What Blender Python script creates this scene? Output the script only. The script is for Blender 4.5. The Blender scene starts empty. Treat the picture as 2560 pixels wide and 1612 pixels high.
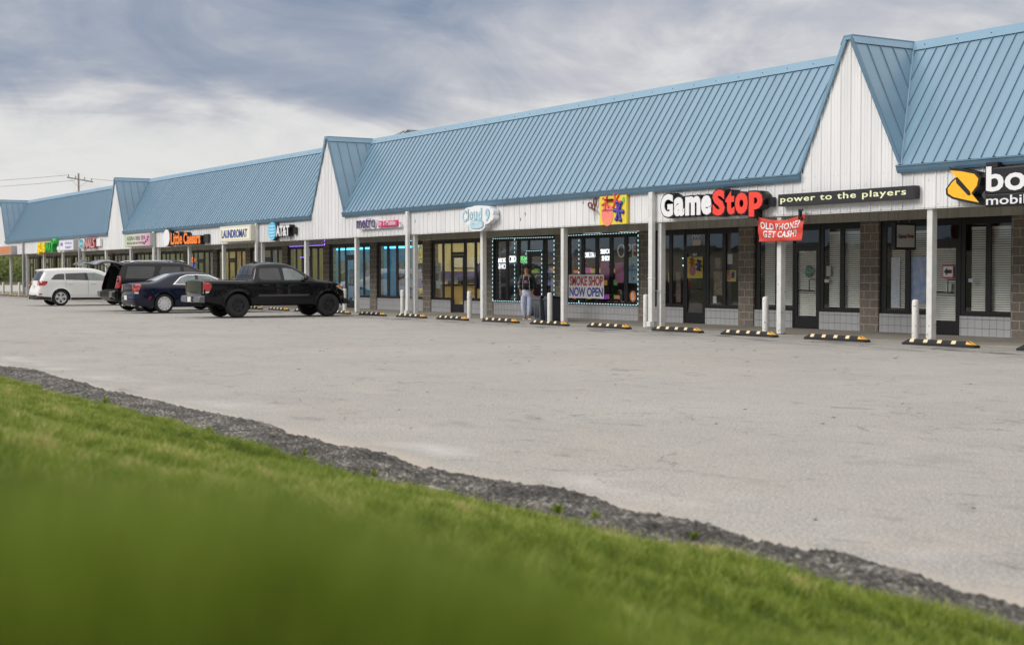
import bpy, bmesh, math, random
import numpy as np
from mathutils import Vector, Matrix
from mathutils.geometry import delaunay_2d_cdt
R = math.radians
sc = bpy.context.scene
# ------------------------------------------------------------------ camera
cam = bpy.data.cameras.new('camera'); camo = bpy.data.objects.new('camera', cam)
sc.collection.objects.link(camo); sc.camera = camo
cam.sensor_width = 36; cam.lens = 51.33; cam.clip_start = .05; cam.clip_end = 5000
YAW = R(31.558); PITCH = R(1.875)
fwd = Vector((-math.cos(YAW) * math.cos(PITCH), math.sin(YAW) * math.cos(PITCH), -math.sin(PITCH)))
camo.location = (0, 0, 1.42)
camo.rotation_euler = fwd.to_track_quat('-Z', 'Y').to_euler()
cam.dof.use_dof = True; cam.dof.focus_distance = 34; cam.dof.aperture_fstop = 2.8
# ------------------------------------------------------------------ world
SUN_EL, SUN_AZ = R(33), R(200)      # azimuth clockwise from +y
w = bpy.data.worlds.new('World'); sc.world = w; w.use_nodes = True
nt = w.node_tree; N = nt.nodes; L = nt.links; N.clear()
def nd(t, **k):
    n = N.new(t)
    for a, b in k.items():
        if a.startswith('i_'):
            n.inputs[int(a[2:])].default_value = b
        else: setattr(n, a, b)
    return n
def mth(op, a, b=None, c=None, clamp=False):
    n = N.new('ShaderNodeMath'); n.operation = op; n.use_clamp = clamp
    for i, v in enumerate((a, b, c)):
        if v is None: continue
        if isinstance(v, (int, float)): n.inputs[i].default_value = v
        else: L.new(v, n.inputs[i])
    return n.outputs[0]
tc = nd('ShaderNodeTexCoord'); DIR = tc.outputs['Generated']
def dot(v):
    n = N.new('ShaderNodeVectorMath'); n.operation = 'DOT_PRODUCT'; L.new(DIR, n.inputs[0]); n.inputs[1].default_value = v
    return n.outputs['Value']
sx = N.new('ShaderNodeSeparateXYZ'); L.new(DIR, sx.inputs[0])
el = sx.outputs[2]
along = dot((math.sin(YAW), math.cos(YAW), 0))      # how far round to the north-east
tilt = mth('ADD', el, mth('MULTIPLY', along, .05))
def noise(sx_, sz_, scale, detail=6, rough=.55, dist=0, off=0):
    c = N.new('ShaderNodeCombineXYZ')
    L.new(mth('MULTIPLY', along, sx_), c.inputs[0]); L.new(mth('MULTIPLY', tilt, sz_), c.inputs[1]); c.inputs[2].default_value = off
    n = nd('ShaderNodeTexNoise'); n.inputs['Scale'].default_value = scale; n.inputs['Detail'].default_value = detail
    n.inputs['Roughness'].default_value = rough; n.inputs['Distortion'].default_value = dist
    L.new(c.outputs[0], n.inputs['Vector']); return n.outputs[0]
def rng(v, a, b, c=0., d=1., smooth=True):
    n = N.new('ShaderNodeMapRange'); n.interpolation_type = 'SMOOTHSTEP' if smooth else 'LINEAR'; L.new(v, n.inputs[0])
    for i, q in enumerate((a, b, c, d)): n.inputs[i + 1].default_value = q
    return n.outputs[0]
n1 = noise(4.2, 15, 1.0, 8, .52, .6, 1.3)
n2 = noise(8, 19, 1.0, 9, .58, .9, 7.7)
n3 = noise(2.2, 9, 1.0, 4, .5, 0, 4.1)
edge = mth('ADD', el, mth('MULTIPLY', mth('SUBTRACT', n1, .5), .10))
mass = rng(edge, .092, .135)
side = rng(along, -.10, .10, .9, .42)
dark = mth('MULTIPLY', mass, side)
dark = mth('ADD', dark, mth('MULTIPLY', mth('SUBTRACT', n2, .5), 1.2))
dark = mth('ADD', dark, mth('MULTIPLY', mth('SUBTRACT', n1, .5), 1.0))
n4 = noise(6.5, 13, 1.0, 9, .58, 1.0, 12.4)
dark = mth('ADD', dark, mth('MULTIPLY', mth('SUBTRACT', n4, .5), 1.25))
lowg = rng(el, .02, .12, .55, .12)
dark = mth('ADD', dark, mth('MULTIPLY', lowg, rng(n3, .42, .6)))
dark = mth('MULTIPLY', dark, .72, clamp=True)
ramp = nd('ShaderNodeValToRGB'); cr = ramp.color_ramp
for p, c in ((0., (.82, .81, .80, 1)), (.17, (.74, .735, .74, 1)), (.38, (.545, .555, .605, 1)), (.62, (.375, .415, .505, 1)), (1., (.20, .265, .385, 1))):
    e = cr.elements.new(p) if p not in (0., 1.) else cr.elements[0 if p == 0 else -1]; e.color = c
L.new(mth('MULTIPLY', dark, 1.0), ramp.inputs[0])
hi = rng(el, .20, .6, 1., 2.3)
warm = nd('ShaderNodeMix', data_type='RGBA'); L.new(rng(el, .2, .45, 0., .75), warm.inputs[0]); L.new(ramp.outputs[0], warm.inputs[6]); warm.inputs[7].default_value = (.74, .70, .66, 1)
cl = N.new('ShaderNodeVectorMath'); cl.operation = 'SCALE'; L.new(warm.outputs[2], cl.inputs[0]); L.new(hi, cl.inputs['Scale'])
sky = nd('ShaderNodeTexSky'); sky.sky_type = 'NISHITA'; sky.sun_disc = False; sky.sun_elevation = SUN_EL; sky.sun_rotation = SUN_AZ
b1 = nd('ShaderNodeBackground'); b1.inputs[1].default_value = .08; L.new(sky.outputs[0], b1.inputs[0])
b2 = nd('ShaderNodeBackground'); b2.inputs[1].default_value = 1.0; L.new(cl.outputs[0], b2.inputs[0])
mx = nd('ShaderNodeMixShader'); mx.inputs[0].default_value = .9; L.new(b1.outputs[0], mx.inputs[1]); L.new(b2.outputs[0], mx.inputs[2])
wo = nd('ShaderNodeOutputWorld'); L.new(mx.outputs[0], wo.inputs[0])
sl = bpy.data.lights.new('sun', 'SUN'); sl.energy = 1.9; sl.angle = R(26); sl.color = (1, .96, .9)
so = bpy.data.objects.new('sun', sl); sc.collection.objects.link(so)
sd = Vector((math.sin(SUN_AZ) * math.cos(SUN_EL), math.cos(SUN_AZ) * math.cos(SUN_EL), math.sin(SUN_EL)))
so.rotation_euler = sd.to_track_quat('Z', 'Y').to_euler(); so.location = sd * 50
sc.view_settings.view_transform = 'Standard'; sc.view_settings.look = 'None'; sc.view_settings.exposure = 0.0
sc.cycles.use_denoising = True; sc.cycles.max_bounces = 8; sc.cycles.transparent_max_bounces = 12
sc.cycles.caustics_reflective = False; sc.cycles.caustics_refractive = False
sc.cycles.sample_clamp_indirect = 6
random.seed(4); rs = np.random.RandomState(7)
# ------------------------------------------------------------------ materials
def mat(name, col, rough=.6, metal=0., spec=.5, coat=0., emit=None, es=0., var=0., vs=3., var2=None, streak=0., bump=0., bs=40., world=True):
    m = bpy.data.materials.new(name); m.use_nodes = True; t = m.node_tree; p = t.nodes['Principled BSDF']
    p.inputs['Base Color'].default_value = (*col, 1); p.inputs['Roughness'].default_value = rough
    p.inputs['Metallic'].default_value = metal; p.inputs['Specular IOR Level'].default_value = spec
    p.inputs['Coat Weight'].default_value = coat; p.inputs['Coat Roughness'].default_value = .03
    if emit: p.inputs['Emission Color'].default_value = (*emit, 1); p.inputs['Emission Strength'].default_value = es
    tcn = t.nodes.new('ShaderNodeTexCoord')
    if var or streak:
        n = t.nodes.new('ShaderNodeTexNoise'); n.inputs['Scale'].default_value = vs; n.inputs['Detail'].default_value = 6; n.inputs['Roughness'].default_value = .62
        mp = t.nodes.new('ShaderNodeMapping'); mp.inputs['Scale'].default_value = (1, 1, .12 if streak else 1)
        t.links.new(tcn.outputs['Object'], mp.inputs[0]); t.links.new(mp.outputs[0], n.inputs['Vector'])
        r = t.nodes.new('ShaderNodeValToRGB'); a = max(var, streak)
        r.color_ramp.elements[0].position = .3; r.color_ramp.elements[1].position = .72
        lo = var2 or tuple(c * (1 - a) for c in col); hi_ = tuple(min(1, c * (1 + a * .6)) for c in col)
        r.color_ramp.elements[0].color = (*lo, 1); r.color_ramp.elements[1].color = (*hi_, 1)
        t.links.new(n.outputs[0], r.inputs[0]); t.links.new(r.outputs[0], p.inputs['Base Color'])
        rr = t.nodes.new('ShaderNodeMapRange'); rr.inputs[3].default_value = rough * .85; rr.inputs[4].default_value = min(1, rough * 1.2)
        t.links.new(n.outputs[0], rr.inputs[0]); t.links.new(rr.outputs[0], p.inputs['Roughness'])
    if bump:
        n = t.nodes.new('ShaderNodeTexNoise'); n.inputs['Scale'].default_value = bs; n.inputs['Detail'].default_value = 4
        b = t.nodes.new('ShaderNodeBump'); b.inputs['Strength'].default_value = bump; b.inputs['Distance'].default_value = .01
        t.links.new(tcn.outputs['Object'], n.inputs['Vector']); t.links.new(n.outputs[0], b.inputs['Height']); t.links.new(b.outputs[0], p.inputs['Normal'])
    return m
M = {}
M['siding'] = mat('siding', (.78, .78, .785), .42, streak=.11, vs=1.7)
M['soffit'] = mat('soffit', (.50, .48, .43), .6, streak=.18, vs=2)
M['roof'] = mat('roof', (.165, .28, .375), .34, var=.12, vs=.9, spec=.65)
t_ = M['roof'].node_tree; mp_ = [n for n in t_.nodes if n.type == 'MAPPING'][0]; mp_.inputs['Scale'].default_value = (3.3, .25, .25)
M['roofcap'] = mat('roofcap', (.18, .31, .42), .36, var=.08, vs=1.2, spec=.5)
M['seam'] = mat('seam', (.125, .205, .275), .45)
M['gutter'] = mat('gutter', (.105, .19, .27), .4, var=.12, vs=2)
M['dark'] = mat('dark_frame', (.012, .011, .012), .38, spec=.4)
M['white'] = mat('white_paint', (.74, .74, .73), .5, streak=.12, vs=2.5)
M['post'] = mat('post_paint', (.70, .70, .68), .5, var=.12, vs=6)
M['black'] = mat('black_plastic', (.013, .013, .016), .45)
M['rubber'] = mat('rubber', (.016, .016, .017), .8, var=.25, vs=9, bump=.3, bs=60)
M['tyre'] = mat('tyre', (.022, .022, .022), .85)
M['flat'] = mat('flat_roofing', (.2, .2, .2), .9, var=.2)
M['chrome'] = mat('chrome', (.75, .76, .78), .12, 1.0)
M['alloy'] = mat('alloy', (.72, .72, .72), .35, .35)
M['blackalloy'] = mat('black_alloy', (.02, .02, .022), .4, .3)
M['under'] = mat('underbody', (.008, .008, .008), .9)
M['carglass'] = mat('car_glass', (.022, .025, .031), .03, spec=.7, var=.6, vs=1.6)
M['carglass2'] = mat('lit_car_glass', (.17, .21, .21), .04, spec=.8, var=.5, vs=2.5)  # opaque pane; light coming through the cabin is painted in as a paler tone
M['tail'] = mat('tail_lamp', (.45, .012, .012), .12, spec=.8, coat=1, var=.15, vs=9)
M['amber'] = mat('amber_lens', (.8, .25, .03), .15, coat=1)
M['clear'] = mat('clear_lens', (.6, .62, .64), .1, spec=1, coat=1)
M['concrete'] = mat('walk_concrete', (.27, .25, .215), .85, var=.22, vs=1.1, bump=.2)
M['grey'] = mat('grey_metal', (.36, .36, .35), .5, var=.1)
M['dgrey'] = mat('dark_grey', (.07, .075, .08), .6, var=.15)
M['cream'] = mat('cream', (.70, .64, .47), .7, emit=(.7, .64, .45), es=.25)
def paint(name, col, coat=1.): return mat(name, col, .45, coat=coat * .7, spec=.02)
M['p_black'] = paint('black_car_paint', (.006, .006, .0075))
M['p_black2'] = paint('black_suv_paint', (.008, .008, .009))
M['p_blue'] = paint('navy_car_paint', (.009, .013, .031))
M['p_white'] = paint('white_car_paint', (.74, .74, .72))
def flatc(col, rough=.55, es=0.): return mat('print', col, rough, emit=col if es else None, es=es)
def blocks(name, bw, bh, c1, c2, mortar, ms=.012, off=.5, rough=.9, bumpy=.5):
    m = bpy.data.materials.new(name); m.use_nodes = True; t = m.node_tree; p = t.nodes['Principled BSDF']; p.inputs['Roughness'].default_value = rough
    g = t.nodes.new('ShaderNodeTexCoord'); s = t.nodes.new('ShaderNodeSeparateXYZ'); c = t.nodes.new('ShaderNodeCombineXYZ'); ad = t.nodes.new('ShaderNodeMath')
    t.links.new(g.outputs['Object'], s.inputs[0]); t.links.new(s.outputs[0], ad.inputs[0]); t.links.new(s.outputs[1], ad.inputs[1])
    t.links.new(ad.outputs[0], c.inputs[0]); t.links.new(s.outputs[2], c.inputs[1])
    b = t.nodes.new('ShaderNodeTexBrick'); t.links.new(c.outputs[0], b.inputs['Vector']); b.offset = off
    b.inputs['Scale'].default_value = 1; b.inputs['Brick Width'].default_value = bw; b.inputs['Row Height'].default_value = bh
    b.inputs['Mortar Size'].default_value = ms; b.inputs['Color1'].default_value = (*c1, 1); b.inputs['Color2'].default_value = (*c2, 1); b.inputs['Mortar'].default_value = (*mortar, 1)
    b.inputs['Mortar Smooth'].default_value = .2
    n = t.nodes.new('ShaderNodeTexNoise'); n.inputs['Scale'].default_value = 14; n.inputs['Detail'].default_value = 8; n.inputs['Roughness'].default_value = .7; t.links.new(g.outputs['Object'], n.inputs['Vector'])
    mr = t.nodes.new('ShaderNodeMapRange'); mr.inputs[1].default_value = .3; mr.inputs[2].default_value = .7; mr.inputs[3].default_value = 1 - bumpy * .5; mr.inputs[4].default_value = 1 + bumpy * .4; t.links.new(n.outputs[0], mr.inputs[0])
    v = t.nodes.new('ShaderNodeVectorMath'); v.operation = 'SCALE'; t.links.new(b.outputs[0], v.inputs[0]); t.links.new(mr.outputs[0], v.inputs['Scale']); t.links.new(v.outputs[0], p.inputs['Base Color'])
    bp = t.nodes.new('ShaderNodeBump'); bp.inputs['Strength'].default_value = .6; bp.inputs['Distance'].default_value = .008
    h = t.nodes.new('ShaderNodeMath'); h.operation = 'SUBTRACT'; t.links.new(n.outputs[0], h.inputs[0]); t.links.new(b.outputs[1], h.inputs[1]); t.links.new(h.outputs[0], bp.inputs['Height']); t.links.new(bp.outputs[0], p.inputs['Normal'])
    return m
M['block'] = blocks('split_block', .406, .203, (.215, .185, .155), (.165, .14, .118), (.40, .36, .31), .010)
M['tile'] = blocks('grey_tile', .203, .203, (.45, .455, .465), (.42, .425, .435), (.12, .12, .12), .005, off=0, rough=.35, bumpy=.12)
def glassmat(name, tint, boost=2.2):
    m = bpy.data.materials.new(name); m.use_nodes = True; t = m.node_tree; t.nodes.clear()
    o = t.nodes.new('ShaderNodeOutputMaterial'); mi = t.nodes.new('ShaderNodeMixShader'); tr = t.nodes.new('ShaderNodeBsdfTransparent'); gl = t.nodes.new('ShaderNodeBsdfGlossy')
    tr.inputs[0].default_value = (*tint, 1); gl.inputs['Roughness'].default_value = 0.02; gl.inputs[0].default_value = (.95, .95, .95, 1)
    ge = t.nodes.new('ShaderNodeNewGeometry'); dt = t.nodes.new('ShaderNodeVectorMath'); dt.operation = 'DOT_PRODUCT'; t.links.new(ge.outputs['Incoming'], dt.inputs[0]); t.links.new(ge.outputs['Normal'], dt.inputs[1])
    def mm(op, a, b_=None):
        q = t.nodes.new('ShaderNodeMath'); q.operation = op; q.use_clamp = op == 'MULTIPLY_ADD'
        for i_, v_ in enumerate((a, b_)):
            if v_ is None: continue
            if isinstance(v_, float): q.inputs[i_].default_value = v_
            else: t.links.new(v_, q.inputs[i_])
        return q
    ab = mm('ABSOLUTE', dt.outputs['Value']); om = mm('SUBTRACT', 1., ab.outputs[0]); pw = mm('POWER', om.outputs[0], 4.); mu = mm('MULTIPLY_ADD', pw.outputs[0], boost); mu.inputs[2].default_value = .06
    g = t.nodes.new('ShaderNodeTexCoord'); n = t.nodes.new('ShaderNodeTexNoise'); n.inputs['Scale'].default_value = 1.3; b = t.nodes.new('ShaderNodeBump'); b.inputs['Strength'].default_value = .12; b.inputs['Distance'].default_value = .02
    t.links.new(g.outputs['Object'], n.inputs['Vector']); t.links.new(n.outputs[0], b.inputs['Height']); t.links.new(b.outputs[0], gl.inputs['Normal'])
    t.links.new(mu.outputs[0], mi.inputs[0]); t.links.new(tr.outputs[0], mi.inputs[1]); t.links.new(gl.outputs[0], mi.inputs[2]); t.links.new(mi.outputs[0], o.inputs[0])
    return m
M['glass'] = glassmat('shop_glass', (.985, .995, .985), 2.8)
# ------------------------------------------------------------------ mesh helpers
class MB:
    def __init__(s): s.v = []; s.f = []; s.m = []; s.cur = 0
    def mi(s, i): s.cur = i; return s
    def add(s, vs, fs):
        b = len(s.v); s.v += [tuple(v) for v in vs]
        for f in fs: s.f.append([b + i for i in f]); s.m.append(s.cur)
        return s
    def box(s, x0, y0, z0, x1, y1, z1):
        return s.add([(x0, y0, z0), (x1, y0, z0), (x1, y1, z0), (x0, y1, z0), (x0, y0, z1), (x1, y0, z1), (x1, y1, z1), (x0, y1, z1)],
                     [(3, 2, 1, 0), (4, 5, 6, 7), (0, 1, 5, 4), (1, 2, 6, 5), (2, 3, 7, 6), (3, 0, 4, 7)])
    def prism(s, poly, a, b, axis='x'):      # poly of (p,q); axis x -> (p,q)=(y,z); y -> (x,z); z -> (x,y)
        n = len(poly)
        def P(p, q, t): return (t, p, q) if axis == 'x' else ((p, t, q) if axis == 'y' else (p, q, t))
        vs = [P(p, q, a) for p, q in poly] + [P(p, q, b) for p, q in poly]
        return s.add(vs, [list(range(n))[::-1], list(range(n, 2 * n))] + [(i, (i + 1) % n, n + (i + 1) % n, n + i) for i in range(n)])
    def tube(s, p, q, r, r2=None, n=8, cap=True):
        p, q = Vector(p), Vector(q); d = (q - p).normalized(); a = d.orthogonal().normalized(); c = d.cross(a); r2 = r if r2 is None else r2
        vs = [p + (a * math.cos(t) + c * math.sin(t)) * r for t in [2 * math.pi * i / n for i in range(n)]] + [q + (a * math.cos(t) + c * math.sin(t)) * r2 for t in [2 * math.pi * i / n for i in range(n)]]
        fs = [(i, (i + 1) % n, n + (i + 1) % n, n + i) for i in range(n)]
        if cap: fs += [list(range(n))[::-1], list(range(n, 2 * n))]
        return s.add(vs, fs)
    def path(s, pts, r, n=6):
        for a, b in zip(pts[:-1], pts[1:]): s.tube(a, b, r, n=n)
        return s
    def lathe(s, prof, c=(0, 0, 0), n=24, axis='x'):   # prof (r, t)
        k = len(prof); vs = []
        for i in range(n):
            a = 2 * math.pi * i / n
            for r, t in prof:
                vs.append((c[0] + t, c[1] + r * math.cos(a), c[2] + r * math.sin(a)) if axis == 'x' else (c[0] + r * math.cos(a), c[1] + r * math.sin(a), c[2] + t))
        return s.add(vs, [(i * k + j, ((i + 1) % n) * k + j, ((i + 1) % n) * k + j + 1, i * k + j + 1) for i in range(n) for j in range(k - 1)])
    def bar(s, p, q, w, h, up=(0, 0, 1)):              # rectangular bar p->q, width w, raised h along up
        p, q, up = Vector(p), Vector(q), Vector(up).normalized(); d = (q - p).normalized(); sd_ = d.cross(up).normalized() * w / 2
        vs = [p - sd_, p + sd_, p + sd_ + up * h, p - sd_ + up * h, q - sd_, q + sd_, q + sd_ + up * h, q - sd_ + up * h]
        return s.add(vs, [(0, 1, 2, 3), (7, 6, 5, 4), (0, 4, 5, 1), (1, 5, 6, 2), (2, 6, 7, 3), (3, 7, 4, 0)])
    def build(s, name, mats, parent=None, smooth=False, bevel=0., fix=True, org=None):
        me = bpy.data.meshes.new(name); o_ = Vector(org) if org is not None else (root_loc(parent) if parent else Vector((0, 0, 0)))
        v = np.array(s.v, dtype=float).reshape(-1, 3) - np.array(o_)
        me.from_pydata([tuple(q) for q in v], [], s.f)
        if not isinstance(mats, (list, tuple)): mats = [mats]
        for m_ in mats: me.materials.append(m_)
        if len(mats) > 1: me.polygons.foreach_set('material_index', s.m)
        if fix:
            bm = bmesh.new(); bm.from_mesh(me); bmesh.ops.recalc_face_normals(bm, faces=bm.faces); bm.to_mesh(me); bm.free()
        if smooth: me.polygons.foreach_set('use_smooth', [True] * len(me.polygons))
        me.update(); o = bpy.data.objects.new(name, me); sc.collection.objects.link(o)
        if parent: o.parent = parent
        elif org is not None: o.location = org
        if bevel:
            b = o.modifiers.new('bevel', 'BEVEL'); b.width = bevel; b.segments = 2; b.limit_method = 'ANGLE'; b.angle_limit = R(40)
        return o
def root_loc(o):
    v = Vector((0, 0, 0))
    while o is not None: v = v + Vector(o.location); o = o.parent
    return v
def tag(o, label, cat, group=None, kind=None):
    o['label'] = label; o['category'] = cat
    if group: o['group'] = group
    if kind: o['kind'] = kind
    return o
def thing(name, loc, label, cat, group=None):
    o = bpy.data.objects.new(name, None); sc.collection.objects.link(o); o.location = loc; o.empty_display_size = .2
    return tag(o, label, cat, group)
def struct(o): o['kind'] = 'structure'; return o
def dup(root, loc, label=None, rz=0.):
    r = root.copy(); sc.collection.objects.link(r); r.location = loc; r.rotation_euler = (0, 0, rz)
    if label: r['label'] = label
    for ch in list(root.children):
        c = ch.copy(); sc.collection.objects.link(c); c.parent = r
        for g in list(ch.children):
            d = g.copy(); sc.collection.objects.link(d); d.parent = c
    return r
def text_data(body, ext=.01, off=0., shear=0., space=1., bev=0.):
    cu = bpy.data.curves.new('t', 'FONT'); cu.body = body; cu.size = 1; cu.extrude = 1.; cu.offset = off; cu.shear = shear; cu.space_character = space; cu.resolution_u = 3
    o = bpy.data.objects.new('t', cu); sc.collection.objects.link(o); me = o.to_mesh()
    v = [tuple(a.co) for a in me.vertices]; f = [tuple(p.vertices) for p in me.polygons]; o.to_mesh_clear(); bpy.data.objects.remove(o); bpy.data.curves.remove(cu)
    v = np.array(v)
    mn, mx_ = v.min(0), v.max(0); v = (v - mn) / (mx_ - mn); return v, f
def letters(mb, body, x0, x1, z0, z1, y, depth=.02, off=0., shear=0., space=1., zr=None):
    """text in the facade plane between x0..x1, z0..z1; its face at y, going back by depth"""
    v, f = text_data(body, off=off, shear=shear, space=space)
    vs = []
    for a, b, c in v: vs.append((x0 + a * (x1 - x0), y + (1 - c) * depth, z0 + b * (z1 - z0)))
    mb.add(vs, f); return mb
def blob(cx, cz, rx, rz, n=20, ph=0): return [(cx + rx * math.cos(2 * math.pi * i / n + ph), cz + rz * math.sin(2 * math.pi * i / n + ph)) for i in range(n)]
# ------------------------------------------------------------------ ground, lot, kerb, grass
def P(k): return -21.19 - 4.577 * k
gm = mat('ground_green', (.055, .085, .02), .95, var=.3, vs=.05)
mb = MB(); mb.add([(-1500, -1500, -.03), (1500, -1500, -.03), (1500, 1500, -.03), (-1500, 1500, -.03)], [(0, 1, 2, 3)])
struct(mb.build('ground', gm))
def asphalt():
    m = bpy.data.materials.new('worn_asphalt'); m.use_nodes = True; t = m.node_tree; p = t.nodes['Principled BSDF']; p.inputs['Roughness'].default_value = .88; p.inputs['Specular IOR Level'].default_value = .3
    g = t.nodes.new('ShaderNodeTexCoord')
    def ns(scale, det=4, ro=.6, sc3=None, dist=0.):
        n = t.nodes.new('ShaderNodeTexNoise'); n.inputs['Scale'].default_value = scale; n.inputs['Detail'].default_value = det; n.inputs['Roughness'].default_value = ro; n.inputs['Distortion'].default_value = dist
        if sc3:
            mp = t.nodes.new('ShaderNodeMapping'); mp.inputs['Scale'].default_value = sc3; t.links.new(g.outputs['Object'], mp.inputs[0]); t.links.new(mp.outputs[0], n.inputs['Vector'])
        else: t.links.new(g.outputs['Object'], n.inputs['Vector'])
        return n.outputs[0]
    def mr(v, a, b, c, d):
        n = t.nodes.new('ShaderNodeMapRange'); t.links.new(v, n.inputs[0])
        for i, q in enumerate((a, b, c, d)): n.inputs[i + 1].default_value = q
        return n.outputs[0]
    def mix(f, a, b):
        n = t.nodes.new('ShaderNodeMix'); n.data_type = 'RGBA'
        if isinstance(f, float): n.inputs[0].default_value = f
        else: t.links.new(f, n.inputs[0])
        for i, q in ((6, a), (7, b)):
            if isinstance(q, tuple): n.inputs[i].default_value = (*q, 1)
            else: t.links.new(q, n.inputs[i])
        return n.outputs[2]
    def mul(a, b):
        n = t.nodes.new('ShaderNodeMath'); n.operation = 'MULTIPLY'
        for i, q in enumerate((a, b)):
            if isinstance(q, float): n.inputs[i].default_value = q
            else: t.links.new(q, n.inputs[i])
        return n.outputs[0]
    base = mix(mr(ns(.35, 5), .35, .68, 0, 1), (.285, .276, .255), (.36, .353, .335))
    base = mix(mul(mr(ns(.12, 3), .5, .7, 0, 1), .5), base, (.34, .31, .27))
    # fine aggregate
    base = mix(mr(ns(55, 3, .75), .44, .62, 0, .8), base, (.13, .125, .115))
    base = mix(mr(ns(75, 2, .7), .54, .68, 0, .75), base, (.60, .57, .52))
    base = mix(mr(ns(36, 4, .8), .48, .62, 0, .6), base, (.17, .162, .15))
    base = mix(mr(ns(44, 4, .8, (1.1, .9, 1)), .52, .64, 0, .55), base, (.58, .56, .52))
    base = mix(mr(ns(8, 6, .8), .56, .74, 0, .45), base, (.2, .185, .17))
    base = mix(mr(ns(3.2, 9, .8, (1, 1.7, 1)), .55, .68, 0, .6), base, (.17, .155, .14))
    base = mix(mr(ns(1.2, 9, .8), .52, .70, 0, .5), base, (.40, .345, .285))
    # patches of worn dark tar and thin cracks
    base = mix(mul(mr(ns(1.1, 9, .78, (1, 1.6, 1)), .57, .66, 0, 1), .65), base, (.12, .115, .11))
    v = t.nodes.new('ShaderNodeTexVoronoi'); v.feature = 'DISTANCE_TO_EDGE'; v.inputs['Scale'].default_value = .32
    wp = t.nodes.new('ShaderNodeVectorMath'); wp.operation = 'ADD'; t.links.new(g.outputs['Object'], wp.inputs[0])
    nn = t.nodes.new('ShaderNodeTexNoise'); nn.inputs['Scale'].default_value = 1.2; nn.inputs['Detail'].default_value = 6; t.links.new(g.outputs['Object'], nn.inputs['Vector'])
    sc_ = t.nodes.new('ShaderNodeVectorMath'); sc_.operation = 'SCALE'; sc_.inputs['Scale'].default_value = 1.6; t.links.new(nn.outputs[1], sc_.inputs[0]); t.links.new(sc_.outputs[0], wp.inputs[1]); t.links.new(wp.outputs[0], v.inputs['Vector'])
    base = mix(mul(mr(v.outputs[0], 0, .006, 1, 0), mr(ns(.5, 2), .45, .54, 0, .7)), base, (.10, .095, .09))
    # oil-darkened, scuffed asphalt in front of the wheel stops and tan silt along the kerb
    s = t.nodes.new('ShaderNodeSeparateXYZ'); t.links.new(g.outputs['Object'], s.inputs[0])
    band = mul(mr(s.outputs[1], 20.2, 21.4, 0, 1), mr(s.outputs[1], 22.0, 22.4, 1, 0))
    base = mix(mul(band, mr(ns(.8, 10, .75, (.8, 2.6, 1)), .50, .58, 0, .9)), base, (.06, .058, .055))
    yv = t.nodes.new('ShaderNodeMath'); yv.operation = 'ADD'; t.links.new(s.outputs[1], yv.inputs[0]); t.links.new(mul(ns(.9, 5), .5), yv.inputs[1])
    base = mix(mr(yv.outputs[0], 5.36, 5.62, .75, 0), base, (.40, .35, .295))
    base = mix(mul(mul(mr(yv.outputs[0], 5.6, 5.9, 0, 1), mr(yv.outputs[0], 5.9, 6.6, 1, 0)), mr(ns(.8, 5), .5, .7, 0, .55)), base, (.50, .48, .46))
    base = mix(mul(mul(mr(yv.outputs[0], 6.0, 7.0, 0, 1), mr(yv.outputs[0], 8.0, 12., 1, 0)), mr(ns(.55, 7, .7, (1, 1.8, 1)), .57, .68, 0, .45)), base, (.17, .155, .14))
    t.links.new(base, p.inputs['Base Color'])
    b = t.nodes.new('ShaderNodeBump'); b.inputs['Strength'].default_value = .35; b.inputs['Distance'].default_value = .006; t.links.new(ns(60, 3), b.inputs['Height']); t.links.new(b.outputs[0], p.inputs['Normal'])
    return m
def wav(x): return .07 * np.sin(x * .9 + 1) + .05 * np.sin(x * 2.3) + .03 * np.sin(x * 5.1 + 2)
mb = MB(); xs = np.arange(-117, 12.01, .25); n = len(xs)
vs = [(x, 5.0 + float(wav(x)), 0.) for x in xs] + [(x, 23.06, 0.) for x in xs]
mb.add(vs, [(i, i + 1, n + i + 1, n + i) for i in range(n - 1)])
struct(mb.build('parking_lot', asphalt()))
mb = MB(); mb.box(-117, 23.06, -.02, 8, 26.6, .03)
struct(mb.build('walkway', M['concrete'], bevel=.012))
# dirt and dark joint between lot and walkway, road, verge, hill behind the far end
mb = MB(); mb.add([(-330, -200, 0.), (-127, -200, 0.), (-127, 260, 0.), (-330, 260, 0.)], [(0, 1, 2, 3)])
mb.v = [(-127 - 0, -200, 0.), (-127, 260, 0.), (-205, 260, 0.), (-205, -200, 0.)]
struct(mb.build('road', mat('road_asphalt', (.36, .34, .31), .9, var=.12, vs=.2)))
mb = MB(); mb.add([(-127.2, -200, -.012), (-117, -200, -.012), (-117, 260, -.012), (-127.2, 260, -.012)], [(0, 1, 2, 3)])
struct(mb.build('verge', mat('verge_grass', (.13, .16, .05), .95, var=.35, vs=.6)))
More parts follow.
